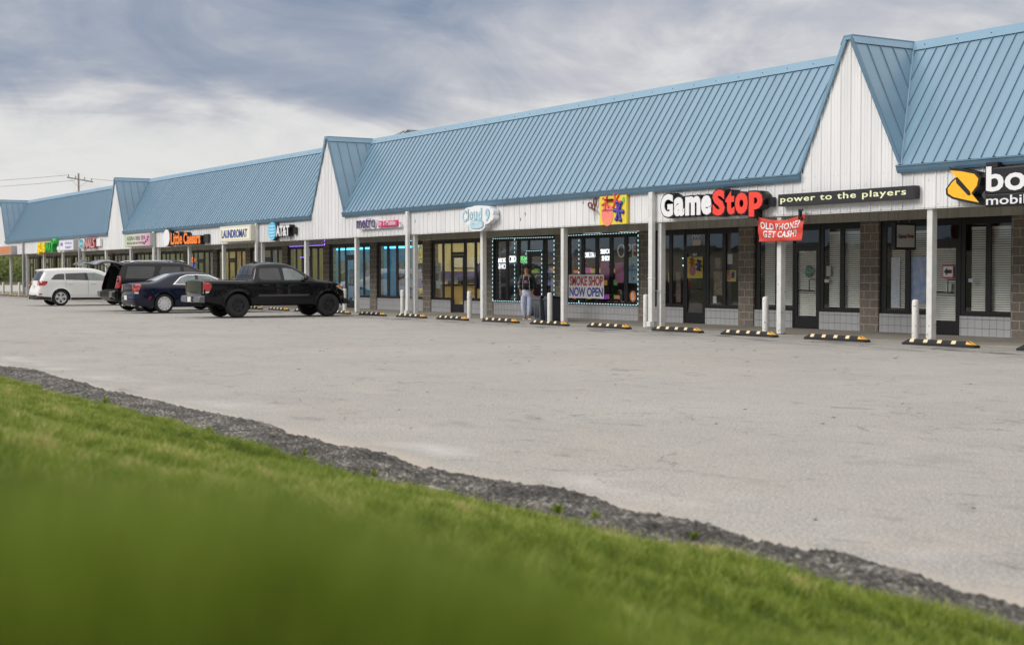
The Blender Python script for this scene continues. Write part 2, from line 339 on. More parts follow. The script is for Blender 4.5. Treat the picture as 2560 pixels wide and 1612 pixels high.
# hillside with scrub
def fbm(x, y, seed=0, oct=5, f=1.):
    r = np.zeros_like(x, dtype=float); a = 1.; g_ = np.random.RandomState(seed)
    for o in range(oct):
        for q in range(3):
            th = g_.rand() * 6.28; ph = g_.rand() * 6.28; k = f * 2 ** o * (.8 + .5 * g_.rand())
            r += a * np.sin(x * k * math.cos(th) + y * k * math.sin(th) + ph) / 3
        a *= .55
    return r
def grid(xs, ys, zf, name, m, smooth=True):
    X, Y = np.meshgrid(xs, ys, indexing='ij'); Z = zf(X, Y); nx, ny = X.shape
    me = bpy.data.meshes.new(name); v = np.stack([X, Y, Z], -1).reshape(-1, 3)
    idx = np.arange(nx * ny).reshape(nx, ny); f = np.stack([idx[:-1, :-1], idx[1:, :-1], idx[1:, 1:], idx[:-1, 1:]], -1).reshape(-1, 4)
    me.vertices.add(len(v)); me.vertices.foreach_set('co', v.ravel()); me.loops.add(f.size); me.loops.foreach_set('vertex_index', f.ravel().astype(np.int32))
    me.polygons.add(len(f)); me.polygons.foreach_set('loop_start', np.arange(0, f.size, 4, dtype=np.int32)); me.polygons.foreach_set('loop_total', np.full(len(f), 4, dtype=np.int32))
    me.update(calc_edges=True); me.validate(); me.materials.append(m)
    if smooth: me.polygons.foreach_set('use_smooth', [True] * len(f))
    o = bpy.data.objects.new(name, me); sc.collection.objects.link(o); return o
hm = mat('hill_scrub', (.085, .11, .03), .95, var=.5, vs=.22, var2=(.06, .045, .03), bump=1., bs=2)
struct(grid(np.linspace(-210, -330, 60), np.linspace(-150, 250, 160), lambda X, Y: -.02 + 9.0 * (1 - np.exp(-np.clip(-X - 211, 0, 999) / 22)) + .5 * fbm(X * .3, Y * .3, 3) * np.clip((-X - 212) / 6, 0, 1), 'hillside', hm))
def leafcloud(n, cfun, size, seed):
    g_ = np.random.RandomState(seed); c = cfun(g_, n); u = g_.normal(size=(n, 3)); u /= np.linalg.norm(u, axis=1)[:, None]; v = np.cross(u, g_.normal(size=(n, 3))); v /= np.linalg.norm(v, axis=1)[:, None]
    s_ = size * (.6 + .8 * g_.rand(n, 1)); V = np.stack([c - u * s_, c + v * s_ * .5, c + u * s_, c - v * s_ * .5], 1).reshape(-1, 3); return V
def quads_obj(V, name, m, parent=None, att=None):
    k = len(V) // 4; me = bpy.data.meshes.new(name); me.vertices.add(len(V)); me.vertices.foreach_set('co', V.ravel()); me.loops.add(len(V)); me.loops.foreach_set('vertex_index', np.arange(len(V), dtype=np.int32))
    me.polygons.add(k); me.polygons.foreach_set('loop_start', np.arange(0, 4 * k, 4, dtype=np.int32)); me.polygons.foreach_set('loop_total', np.full(k, 4, dtype=np.int32)); me.update(calc_edges=True)
    if att is not None:
        a = me.attributes.new('tint', 'FLOAT', 'POINT'); a.data.foreach_set('value', att)
    me.materials.append(m); o = bpy.data.objects.new(name, me); sc.collection.objects.link(o)
    if parent: o.parent = parent
    return o
def leafmat(name, cols, trans=.3, rough=.6):
    m = bpy.data.materials.new(name); m.use_nodes = True; t = m.node_tree; p = t.nodes['Principled BSDF']; p.inputs['Roughness'].default_value = rough; p.inputs['Specular IOR Level'].default_value = .3
    a = t.nodes.new('ShaderNodeAttribute'); a.attribute_name = 'tint'; r = t.nodes.new('ShaderNodeValToRGB')
    while len(r.color_ramp.elements) < len(cols): r.color_ramp.elements.new(.5)
    for i, (pp, c) in enumerate(cols): r.color_ramp.elements[i].position = pp; r.color_ramp.elements[i].color = (*c, 1)
    t.links.new(a.outputs['Fac'], r.inputs[0]); t.links.new(r.outputs[0], p.inputs['Base Color'])
    tr = t.nodes.new('ShaderNodeBsdfTranslucent'); t.links.new(r.outputs[0], tr.inputs[0]); mi = t.nodes.new('ShaderNodeMixShader'); mi.inputs[0].default_value = trans
    t.links.new(p.outputs[0], mi.inputs[1]); t.links.new(tr.outputs[0], mi.inputs[2]); t.links.new(mi.outputs[0], t.nodes['Material Output'].inputs[0]); return m
scrubm = leafmat('scrub_leaf', [(0, (.07, .10, .025)), (.5, (.15, .20, .05)), (.8, (.23, .26, .09)), (1, (.28, .19, .10))])
def cf(g_, n):
    x = -212 - 45 * g_.rand(n) ** 1.3; y = 15 + 75 * g_.rand(n); z = 9 * (1 - np.exp(-(-x - 211) / 22)); return np.stack([x, y, z + .2 + 1.5 * g_.rand(n) ** 2 * (1 + .6 * fbm(x * .5, y * .5, 9))], 1)
V = leafcloud(26000, cf, .32, 5); att = np.repeat(np.clip(.45 + .28 * fbm(V[::4, 0] * .25, V[::4, 1] * .25, 21) + .2 * rs.rand(26000) - .1, 0, 1), 4)
tag(quads_obj(V, 'scrub', scrubm, att=att), 'green and rust brown scrub covering the hillside beyond the road', 'scrub', kind='stuff')
# kerb of rough asphalt
def curbm():
    m = bpy.data.materials.new('rough_asphalt_kerb'); m.use_nodes = True; t = m.node_tree; p = t.nodes['Principled BSDF']; p.inputs['Roughness'].default_value = .95
    g = t.nodes.new('ShaderNodeTexCoord'); n = t.nodes.new('ShaderNodeTexNoise'); n.inputs['Scale'].default_value = 34; n.inputs['Detail'].default_value = 7; n.inputs['Roughness'].default_value = .75
    n2_ = t.nodes.new('ShaderNodeTexNoise'); n2_.inputs['Scale'].default_value = 3.5; n2_.inputs['Detail'].default_value = 3
    t.links.new(g.outputs['Object'], n.inputs['Vector']); t.links.new(g.outputs['Object'], n2_.inputs['Vector'])
    r = t.nodes.new('ShaderNodeValToRGB'); e = r.color_ramp.elements; e[0].position = .38; e[0].color = (.018, .017, .016, 1); e[1].position = .68; e[1].color = (.46, .43, .38, 1); q = e.new(.53); q.color = (.10, .094, .086, 1)
    ad = t.nodes.new('ShaderNodeMath'); ad.operation = 'MULTIPLY_ADD'; ad.inputs[1].default_value = .35; ad.inputs[2].default_value = -.175; t.links.new(n2_.outputs[0], ad.inputs[0])
    a2 = t.nodes.new('ShaderNodeMath'); t.links.new(n.outputs[0], a2.inputs[0]); t.links.new(ad.outputs[0], a2.inputs[1]); t.links.new(a2.outputs[0], r.inputs[0]); t.links.new(r.outputs[0], p.inputs['Base Color'])
    b = t.nodes.new('ShaderNodeBump'); b.inputs['Strength'].default_value = .9; b.inputs['Distance'].default_value = .03; t.links.new(n.outputs[0], b.inputs['Height']); t.links.new(b.outputs[0], p.inputs['Normal']); return m
def kerbz(X, Y):
    c = (Y - (4.62 + wav(X))) / .52; prof = np.clip(1 - np.abs(c) ** 2.4, -.35, 1)
    rough = rs.normal(size=X.shape) * .009 + .016 * fbm(X * 3, Y * 3, 4) + .010 * fbm(X * 14, Y * 14, 6, 3)
    return -.03 + .125 * prof + rough * (prof > -.3)
xs = -np.concatenate([np.arange(-3, 12, .03), np.arange(12, 30, .07), np.arange(30, 117, .4)])
struct(grid(xs, np.linspace(3.98, 5.25, 42), kerbz, 'kerb', curbm(), smooth=True))
def rise(X): return np.clip((X + 8.2) / 4.2, 0, 1.15)
def bank(X, Y):
    t = np.clip((4.30 + .24 * rise(X) + wav(X) - Y) / 3.5, 0, 1.3)
    z = .07 + .03 * rise(X) + (.80 - .08 * rise(X)) * t ** 1.15 + .025 * fbm(X * 1.5, Y * 1.5, 8)
    return z
soil = mat('lawn_soil', (.05, .07, .018), .95, var=.4, vs=6)
struct(grid(np.linspace(12, -118, 420), np.concatenate([np.linspace(-30, -1, 16), np.linspace(-.8, 4.8, 70)]), lambda X, Y: np.where(Y > 4.12 + .26 * rise(X), .0, bank(X, Y)) - .015, 'lawn', soil))
grassm = leafmat('grass_blade', [(0, (.062, .105, .012)), (.35, (.145, .205, .020)), (.62, (.235, .305, .042)), (.85, (.33, .37, .10)), (1, (.55, .46, .20))], trans=.35, rough=.55)
def blades(px, py, pz, h, w_, name, seed, lean=.35, tint=None):
    g_ = np.random.RandomState(seed); n = len(px); th = g_.rand(n) * 6.283; d = np.stack([np.cos(th), np.sin(th), np.zeros(n)], 1); ln = (g_.rand(n) * lean + .05)[:, None] * h[:, None]
    th2 = g_.rand(n) * 6.283; side_ = np.stack([np.cos(th2), np.sin(th2), np.zeros(n)], 1) * w_[:, None] * .5
    b = np.stack([px, py, pz], 1); up = np.array([0, 0, 1.])
    m1 = b + d * ln * .35 + up * h[:, None] * .6; tp = b + d * ln * 1.2 + up * h[:, None] * .97
    V = np.stack([b - side_, b + side_, m1 + side_ * .75, m1 - side_ * .75, m1 - side_ * .75, m1 + side_ * .75, tp + side_ * .12, tp - side_ * .12], 1).reshape(-1, 3)
    return quads_obj(V, name, grassm, att=np.repeat(tint, 8))
def frust(n, seed, y0=.55, y1=4.42, xmin=-40):
    g_ = np.random.RandomState(seed); y = y0 + (y1 - y0) * np.sqrt(g_.rand(n)); lo = -np.minimum(y * 5.2 + .8, -xmin); hi_ = -y * .62 + .8; x = lo + (hi_ - lo) * g_.rand(n); return x, y
x, y = frust(560000, 11, y1=4.95); ke = 4.26 + .27 * rise(x) + wav(x) * .6 + .07 * fbm(x * 2, y * 2, 31) + .05 * fbm(x * 6, y * 6, 33); keep = y < ke; x, y = x[keep], y[keep]; n = len(x)
pt = fbm(x * .9, y * 1.3, 14); cl_ = fbm(x * 8, y * 8, 15, 4); tint = np.clip(.48 + .20 * pt + .26 * cl_ + .22 * fbm(x * 30, y * 30, 18, 2) + rs.normal(size=n) * .13, 0, 1)
h = (.022 + .034 * rs.rand(n)) * (1 + .45 * np.clip(fbm(x * 2.2, y * 2.2, 16), -.8, 1.5) + .5 * np.clip(cl_, -.8, 1.2)) + .05 * (rs.rand(n) < .02)
tag(blades(x, y, np.where(y < 4.16 + .26 * rise(x), bank(x, y) - .02, np.maximum(.03, -.05 + .125 * (1 - np.abs((y - 4.62 - wav(x)) / .52) ** 2.4))), h, .0035 + .0035 * rs.rand(n), 'grass', 3, lean=.9, tint=tint), 'mown green grass covering the bank beside the parking lot', 'grass', kind='stuff')
# tall grass right in front of the lens, on the bank
n = 9000; g_ = np.random.RandomState(5); dpt = .38 + .5 * g_.rand(n); lat = (-.36 + .52 * g_.rand(n)) * dpt
fx, fy = -math.cos(YAW), math.sin(YAW); rx, ry = math.sin(YAW), math.cos(YAW)
px = fx * dpt + rx * lat; py = fy * dpt + ry * lat
topz = 1.42 - dpt * (.094 + .185 * np.clip((lat / dpt + .36) / .48, 0, 1.3)) - .015 * dpt * np.abs(g_.normal(size=n)) + dpt * .022 * fbm(lat / dpt * 12, dpt * 2, 77)
topz_ = topz; pz = np.minimum(bank(px, py) - .02, topz - .1)
tag(blades(px, py, pz, topz - pz, .006 + .006 * g_.rand(n), 'tall_grass', 6, lean=.18, tint=np.clip(.36 + .42 * fbm(lat / dpt * 8, dpt * 3, 2, 3) + .12 * g_.rand(n), 0, 1)), 'tall dark green grass right in front of the lens at lower left', 'grass', kind='stuff')
# ------------------------------------------------------------------ the building
XR, XL = P(-3), P(20)
B = thing('shopping_strip', (-60, 26.2, 0), 'long white ribbed shopping strip with blue standing seam roof, steep gables and dark storefronts', 'building')
EZ, RZ = 3.70, 6.60; FY = 23.1; RUN = 1.9
GX = [-23.48 - 27.46 * j for j in range(4)] ; HW = 1.565; TW = .12
def topz(x):
    for g_ in GX:
        d = abs(x - g_)
        if d <= TW: return RZ - .02
        if d < HW: return RZ - .02 - (d - TW) * (RZ - EZ) / (HW - TW)
    return EZ
def siding(x0, x1, y, z0, topf, name, m, pitch=.305, dep=.020, minor=.006, extra=()):
    xs_ = []
    k = math.floor(x0 / pitch)
    while k * pitch < x1:
        b = k * pitch
        for dx, dy in ((0, 0), (.012, -dep), (.042, -dep), (.054, 0), (.125, 0), (.132, -minor), (.15, -minor), (.157, 0), (.21, 0), (.217, -minor), (.235, -minor), (.242, 0)):
            if x0 < b + dx < x1: xs_.append((b + dx, dy))
        k += 1
    xs_ = [(x0, 0)] + xs_ + [(x1, 0)]
    for e in extra: xs_.append((e, 0))
    xs_.sort(); mb = MB(); n = len(xs_)
    mb.add([(x, y + dy, z0) for x, dy in xs_] + [(x, y + dy, topf(x)) for x, dy in xs_], [(i, i + 1, n + i + 1, n + i) for i in range(n - 1)])
    return mb.build(name, m, B, fix=False)
siding(XL - .3, XR + .3, FY, 2.80, topz, 'fascia_siding', M['siding'], extra=[g_ + s * d for g_ in GX for s in (-1, 1) for d in (TW, HW - .001)])
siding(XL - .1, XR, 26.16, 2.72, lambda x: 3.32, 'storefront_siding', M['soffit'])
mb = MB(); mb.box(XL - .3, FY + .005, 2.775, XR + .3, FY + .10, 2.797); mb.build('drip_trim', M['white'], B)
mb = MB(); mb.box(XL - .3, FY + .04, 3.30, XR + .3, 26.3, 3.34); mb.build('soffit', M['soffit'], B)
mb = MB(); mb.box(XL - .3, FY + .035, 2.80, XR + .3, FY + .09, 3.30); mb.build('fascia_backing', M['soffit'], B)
# ends of the fascia
for xe, nm in ((XL - .3, 'end_wall'), (XR + .3, 'end_wall')):
    s = 1 if xe > -50 else -1
    mb = MB(); mb.prism([(FY, 2.8), (40, 2.8), (40, 4.3), (25.2, 4.3), (25.2, RZ), (24.9, RZ), (FY, EZ)], xe, xe + s * .05, 'x'); mb.build(nm, M['siding'], B)
mb = MB(); mb.box(XL, 26.4, -.02, XL + .2, 40, 2.8); mb.box(XR - .2, 26.4, -.02, XR, 40, 2.8); mb.box(XL, 39.8, -.02, XR, 40, 4.3); mb.build('outer_wall', M['block'], B)
mb = MB(); mb.box(XL, 25.25, 4.25, XR, 39.9, 4.3); mb.build('flat_roof', M['flat'], B)
# mansard roof
def RY(z): return FY - .06 + (z - EZ) / (RZ - EZ) * RUN
segs = []
edges = sorted([XL - .35] + [q for g_ in GX for q in (g_,)] + [XR + .35])
for a, b in zip(edges[:-1], edges[1:]):
    la = a in GX; rb = b in GX
    segs.append(((a + HW if la else a), (b - HW if rb else b), (a + TW if la else a), (b - TW if rb else b)))
up_n = Vector((0, -(RZ - EZ), RUN)).normalized()
for (ea, eb, ra, rb) in segs:
    mb = MB()
    A, B_, C_, D = (ea, RY(EZ), EZ), (eb, RY(EZ), EZ), (rb, RY(RZ), RZ), (ra, RY(RZ), RZ)
    th = -up_n * .03
    vs = [Vector(q) for q in (A, B_, C_, D)]; mb.add(vs + [q + th for q in vs], [(0, 1, 2, 3), (7, 6, 5, 4), (0, 4, 5, 1), (1, 5, 6, 2), (2, 6, 7, 3), (3, 7, 4, 0)])
    pr_ = mb.build('roof_slope', M['roof'], B)
    mb = MB(); x = math.ceil(ra / .305) * .305
    while x < rb:
        zb = EZ
        if x < ea: zb = RZ - (x - ra) / max(1e-6, ea - ra) * (RZ - EZ)
        if x > eb: zb = RZ - (rb - x) / max(1e-6, rb - eb) * (RZ - EZ)
        if zb < RZ - .35: mb.bar((x, RY(zb + .03), zb + .03), (x, RY(RZ - .1), RZ - .1), .014, .024, up_n)
        x += .305
    mb.build('standing_seams', M['seam'], B)['kind'] = 'stuff'
    # ridge cap
    mb = MB(); o_ = up_n * .028; z1 = RZ - .2
    p = [(Vector((ra, RY(z1), z1)) + o_), (Vector((rb, RY(z1), z1)) + o_), Vector((rb, RY(RZ) - .02, RZ + .035)), Vector((ra, RY(RZ) - .02, RZ + .035)), Vector((rb, RY(RZ) + .28, RZ + .035)), Vector((ra, RY(RZ) + .28, RZ + .035)), Vector((rb, RY(RZ) + .28, 4.3)), Vector((ra, RY(RZ) + .28, 4.3))]
    mb.add(p, [(0, 1, 2, 3), (3, 2, 4, 5), (5, 4, 6, 7)]); mb.build('ridge_cap', M['roofcap'], B, fix=False)
    mb = MB(); x = ra + .4
    while x < rb: q = Vector((x, RY(RZ - .1), RZ - .1)) + up_n * .034; mb.tube(q, q + up_n * .008, .014, n=6); x += .92
    mb.build('cap_screws', M['black'], B)['kind'] = 'stuff'
    # gutter, K profile, overlapping the gable a little
    mb = MB(); g0 = FY - .005
    mb.prism([(g0 - .03, EZ - .16), (g0 - .085, EZ - .155), (g0 - .115, EZ - .10), (g0 - .135, EZ - .03), (g0 - .15, EZ - .02), (g0 - .15, EZ + .01), (g0 - .035, EZ + .01)], ea - .07, eb + .07, 'x')
    mb.build('gutter', M['gutter'], B)
    mb = MB(); x = ea
    while x < eb: mb.box(x, g0 - .12, EZ + .012, x + .02, g0 - .03, EZ + .03); x += .61
    mb.build('gutter_strap', M['black'], B)['kind'] = 'stuff'
sn = (RZ - EZ); cs = HW - TW
for g_ in GX:
    for s in (-1, 1):
        un = Vector((s * sn, 0, cs)).normalized()
        yb = RY(RZ) + .0
        tri = [Vector((g_ + s * TW, FY - .05, RZ)), Vector((g_ + s * TW, yb, RZ)), Vector((g_ + s * HW, RY(EZ), EZ)), Vector((g_ + s * HW, FY - .05, EZ))]
        mb = MB(); mb.add([q + un * .004 for q in tri] + [q - un * .03 for q in tri], [(0, 1, 2, 3), (7, 6, 5, 4), (0, 4, 5, 1), (1, 5, 6, 2), (2, 6, 7, 3), (3, 7, 4, 0)])
        mb.build('gable_slope', M['roof'], B)
        mb = MB(); y = FY + .3
        while y < yb - .1:
            zb = EZ + (y - (FY - .06)) / RUN * sn
            xb = lambda z: g_ + s * (TW + (RZ - z) / sn * cs)
            mb.bar((xb(zb + .04), y, zb + .04), (xb(RZ - .12), y, RZ - .12), .016, .026, un); y += .39
        mb.build('gable_seams', M['seam'], B)
        # valley flashing
        mb = MB(); a = Vector((g_ + s * HW, RY(EZ), EZ)); b = Vector((g_ + s * TW, RY(RZ), RZ)); mb.bar(a, b, .15, .022, (un + up_n)); mb.bar(a + (un + up_n).normalized() * .02, b + (un + up_n).normalized() * .02, .02, .02, (un + up_n)); mb.build('valley_flashing', M['roofcap'], B)
        # rake trim
        mb = MB(); w_ = .12
        q = [(g_ + s * (TW + .0), RZ + .03), (g_ + s * (HW + .045), EZ - .03), (g_ + s * (HW - .03), EZ - .03), (g_ + s * (TW - .065), RZ - .085)]
        mb.prism(q, FY - .075, FY - .035, 'y'); mb.build('rake_trim', M['gutter'] if s > 0 else M['roofcap'], B)
        mb = MB(); o_ = un * .03; z1 = RZ - .16; x1 = g_ + s * (TW + .16 / sn * cs)
        mb.add([Vector((x1, FY - .08, z1)) + o_, Vector((x1, yb, z1)) + o_, Vector((g_ + s * TW, yb, RZ + .035)), Vector((g_ + s * TW, FY - .08, RZ + .035))], [(0, 1, 2, 3)]); mb.build('gable_cap', M['roofcap'], B)
    mb = MB(); mb.box(g_ - TW - .015, FY - .082, RZ + .02, g_ + TW + .015, RY(RZ) + .28, RZ + .045); mb.box(g_ - TW - .0, FY - .074, RZ - .055, g_ + TW + .0, FY - .036, RZ + .02); mb.build('gable_ridge', M['roofcap'], B)
# screws, rust marks on fascia
mb = MB(); g1 = random.Random(3)
for i in range(520):
    x = g1.uniform(P(9), -17); z = g1.choice([2.86, 2.86, 3.35, 3.62]) + g1.gauss(0, .012)
    r = g1.uniform(.004, .008); mb.add([(a, FY - .012, c) for a, c in blob(x, z, r, r, 6)], [list(range(6))])
for x in (GX[0] + HW - .12, GX[0] - HW + .08, GX[1] + HW - .1): mb.box(x, FY - .014, 3.72, x + .025, FY - .004, 3.9)
for i in range(14):
    x = g1.uniform(-45, -18); z = g1.uniform(2.95, 3.5); mb.box(x, FY - .014, z, x + g1.uniform(.008, .02), FY - .004, z + g1.uniform(.03, .1))
mb.build('screws', mat('rusty_screw', (.05, .035, .025), .8), B)['kind'] = 'stuff'
# pillars, posts, downpipes
rustm_ = mat('post_rust', (.17, .09, .055), .9)
for k in range(-2, 21):
    mb = MB(); mb.box(P(k) - .445, 26.17, .03, P(k) + .175, 26.5, 2.715); mb.build('block_pillar', M['block'], B)
for k in range(-2, 21):
    mb = MB(); mb.box(P(k) - .105, 23.15, .028, P(k) + .045, 23.30, 3.3); mb.build('post', M['post'], B, bevel=.012)
    g1 = random.Random(k + 50); mb = MB()
    for i in range(7):
        x = g1.uniform(P(k) - .10, P(k) + .035); z = .05 + g1.random() ** 3 * 1.2; r = g1.uniform(.004, .013); mb.add([(x - r, 23.148, z - r), (x + r, 23.148, z - r * .6), (x + r * .7, 23.148, z + r * 2), (x - r * .6, 23.148, z + r)], [(0, 1, 2, 3)])
    for i in range(6):
        y = g1.uniform(23.16, 23.29); z = .05 + g1.random() ** 3 * 1.0; r = g1.uniform(.004, .014); mb.add([(P(k) + .047, y - r, z - r), (P(k) + .047, y + r, z - r * .6), (P(k) + .047, y + r * .7, z + r * 2), (P(k) + .047, y - r * .6, z + r)], [(0, 1, 2, 3)])
    mb.box(P(k) - .115, 23.14, .029, P(k) + .055, 23.31, .045); mb.build('rust_marks', rustm_, B, fix=False)['kind'] = 'stuff'
    if k % 3 == 2:
        mb = MB(); x = P(k) - .17; mb.box(x - .085, 22.955, .2, x + .085, 23.065, 3.56); mb.box(x - .085, 22.90, .06, x + .085, 23.04, .2); mb.box(x - .1, 22.945, 1.3, x + .1, 23.07, 1.33)
        mb.build('downpipe', M['post'] if k < 14 else M['grey'], B, bevel=.015)
        mb = MB(); mb.tube((x + .13, 23.1, .1), (x + .13, 23.1, 1.0 if k == 2 else 2.8), .012); mb.tube((x + .02, 23.0, 1.0), (x + .26, 23.12, 1.0), .008); mb.build('conduit', M['grey'], B)
# storefronts
def std(): return [(.2, .8), (.95, 1.47)], (1.50, 2.50), [(2.62, 3.2), (3.35, 3.90)]
GY = 26.25
def pane(fr, x0, x1, z0, z1):
    m_ = MB(); m_.add([(x0, GY, z0), (x1, GY, z0), (x1, GY, z1), (x0, GY, z1)], [(0, 1, 2, 3)]); return m_.build('pane', M['glass'], fr, fix=False)
handlem = mat('door_handle', (.05, .05, .05), .3, .6)
bays = {}
for k in range(-3, 20):
    xl = P(k + 1) + .175; xr = P(k) - .445; typ = 'std'
    if k in (3, 6): typ = 'five'
    if k == 4: typ = 'four'
    if typ == 'std': LP, D, RP = std()
    elif typ == 'five': LP, D, RP = [(.22, .82), (1.0, 1.6), (1.78, 2.37), (2.56, 3.15), (3.33, 3.92)], None, []
    else: LP, D, RP = [(.24, .78), (.96, 1.51), (1.7, 2.2)], (2.24, 3.22), [(3.39, 3.92)]
    bays[k] = (xl, xr)
    W_ = xr - xl; fr = MB(); Y0, Y1 = 26.232, 26.262
    openings = LP + RP; xs_ = 0.
    # mullions
    allo = sorted([(a, b, 'w') for a, b in openings] + ([(D[0], D[1], 'd')] if D else []))
    pos = 0.
    for a, b, t_ in allo:
        if a > pos: fr.box(xl + pos, Y0, .5, xl + a, Y1, 2.72)
        if t_ == 'w':
            fr.box(xl + a, Y0 + .002, .5, xl + b, Y1, .575); fr.box(xl + a, Y0 + .002, 2.56, xl + b, Y1, 2.72)
        else:
            fr.box(xl + a, Y0 - .01, .032, xl + a + .055, Y1, 2.72); fr.box(xl + b - .055, Y0 - .01, .032, xl + b, Y1, 2.72)
            fr.box(xl + a + .055, Y0 - .01, 2.14, xl + b - .055, Y1, 2.24); fr.box(xl + a + .055, Y0 + .002, 2.56, xl + b - .055, Y1, 2.72)
        pos = b
    if pos < W_: fr.box(xl + pos, Y0, .5, xr, Y1, 2.72)
    fr.box(xl, Y0 - .03, .478, (xl + D[0]) if D else xr, Y0 + .001, .502)
    if D: fr.box(xl + D[1], Y0 - .03, .478, xr, Y0 + .001, .502)
    F = fr.build('storefront_window', M['dark'], B)
    for a, b in openings: pane(F, xl + a, xl + b, .575, 2.56)
    if D: pane(F, xl + D[0] + .055, xl + D[1] - .055, 2.24, 2.56)
    for a, b in ([(xl, xl + D[0]), (xl + D[1], xr)] if D else [(xl, xr)]): MB().box(a, 26.2, .031, b, 26.4, .477).build('tiled_sill_wall', M['tile'], B)
    if D:
        a, b = xl + D[0] + .06, xl + D[1] - .06; d = MB(); y0, y1 = 26.228, 26.262
        d.box(a, y0, .045, a + .09, y1, 2.135); d.box(b - .09, y0, .045, b, y1, 2.135); d.box(a + .09, y0, .045, b - .09, y1, .34); d.box(a + .09, y0, 2.03, b - .09, y1, 2.135)
        dr = d.build('door', M['dark'], B)
        m_ = MB(); m_.add([(a + .09, 26.25, .34), (b - .09, 26.25, .34), (b - .09, 26.25, 2.03), (a + .09, 26.25, 2.03)], [(0, 1, 2, 3)]); m_.build('pane', M['glass'], dr, fix=False)
        h_ = MB(); x = b - .1; h_.path([(x, 26.2, 1.0), (x - .02, 26.14, 1.0), (x - .14, 26.14, 1.0), (x - .14, 26.14, 1.3), (x - .02, 26.14, 1.3), (x, 26.2, 1.3)], .012); h_.tube((a + .03, 26.17, 1.02), (b - .12, 26.17, 1.0), .014); h_.build('handle', handlem, dr)
# rooms behind the glass
def room(x0, x1, wall, floor=(.12, .11, .1), depth=6., lamp=None, es=0., ceil=(.35, .35, .33)):
    m_ = MB()
    m_.mi(0).add([(x0, 26.4, .02), (x1, 26.4, .02), (x1, 26.4 + depth, .02), (x0, 26.4 + depth, .02)], [(0, 1, 2, 3)])
    m_.mi(1).add([(x0, 26.4 + depth, .02), (x1, 26.4 + depth, .02), (x1, 26.4 + depth, 3), (x0, 26.4 + depth, 3)], [(0, 1, 2, 3)])
    m_.add([(x0, 26.4, .02), (x0, 26.4 + depth, .02), (x0, 26.4 + depth, 3), (x0, 26.4, 3)], [(0, 1, 2, 3)]); m_.add([(x1, 26.4, .02), (x1, 26.4 + depth, .02), (x1, 26.4 + depth, 3), (x1, 26.4, 3)], [(0, 1, 2, 3)])
    m_.mi(2).add([(x0, 26.4, 2.95), (x1, 26.4, 2.95), (x1, 26.4 + depth, 2.95), (x0, 26.4 + depth, 2.95)], [(0, 1, 2, 3)])
    m_.build('room', [mat('room_floor', floor, .5), mat('room_wall', wall, .8, var=.15, vs=1), mat('room_ceiling', ceil, .9)], B)
    if lamp:
        l_ = MB(); x = x0 + 1
        while x < x1 - 1: l_.box(x, 26.9, 2.88, x + .9, 27.3, 2.94); l_.box(x, 29.2, 2.88, x + .9, 29.6, 2.94); x += 2.2
        l_.build('ceiling_light', mat('tube_light', (1, 1, 1), .5, emit=lamp, es=es), B)
room(P(2) + .02, P(-3), (.14, .14, .14)); room(P(3) + .02, P(2) - .02, (.16, .15, .14)); room(P(5) + .02, P(3) - .02, (.16, .15, .16), lamp=(1, .95, .9), es=2.2)
room(-50.1, P(5) - .02, (.72, .64, .36), lamp=(1, .95, .8), es=15, floor=(.45, .36, .2), ceil=(.7, .68, .6)); room(P(8) + .02, -50.14, (.12, .45, .62), lamp=(.35, .85, 1), es=7, floor=(.12, .16, .2), ceil=(.1, .45, .65))
room(P(9) + .02, P(8) - .02, (.50, .46, .18), lamp=(1, .9, .5), es=5); room(P(10) + .02, P(9) - .02, (.28, .27, .14)); room(P(11) + .02, P(10) - .02, (.66, .50, .16), lamp=(1, .88, .5), es=10, floor=(.4, .25, .1)); room(P(20) + .3, P(11) - .02, (.17, .17, .11), lamp=(1, .9, .6), es=.5)
tb = MB(); cy = mat('cyan_tube', (.2, .8, 1), .5, emit=(.08, .62, 1), es=3.2)
for k in (6, 7):
    for a, b_ in (((.2, 3.0) if k == 6 else (.2, 3.9)),): tb.box(bays[k][0] + a, 26.42, 2.46, bays[k][0] + b_, 26.50, 2.54)
tb.build('tube_light', cy, B)['kind'] = 'stuff'
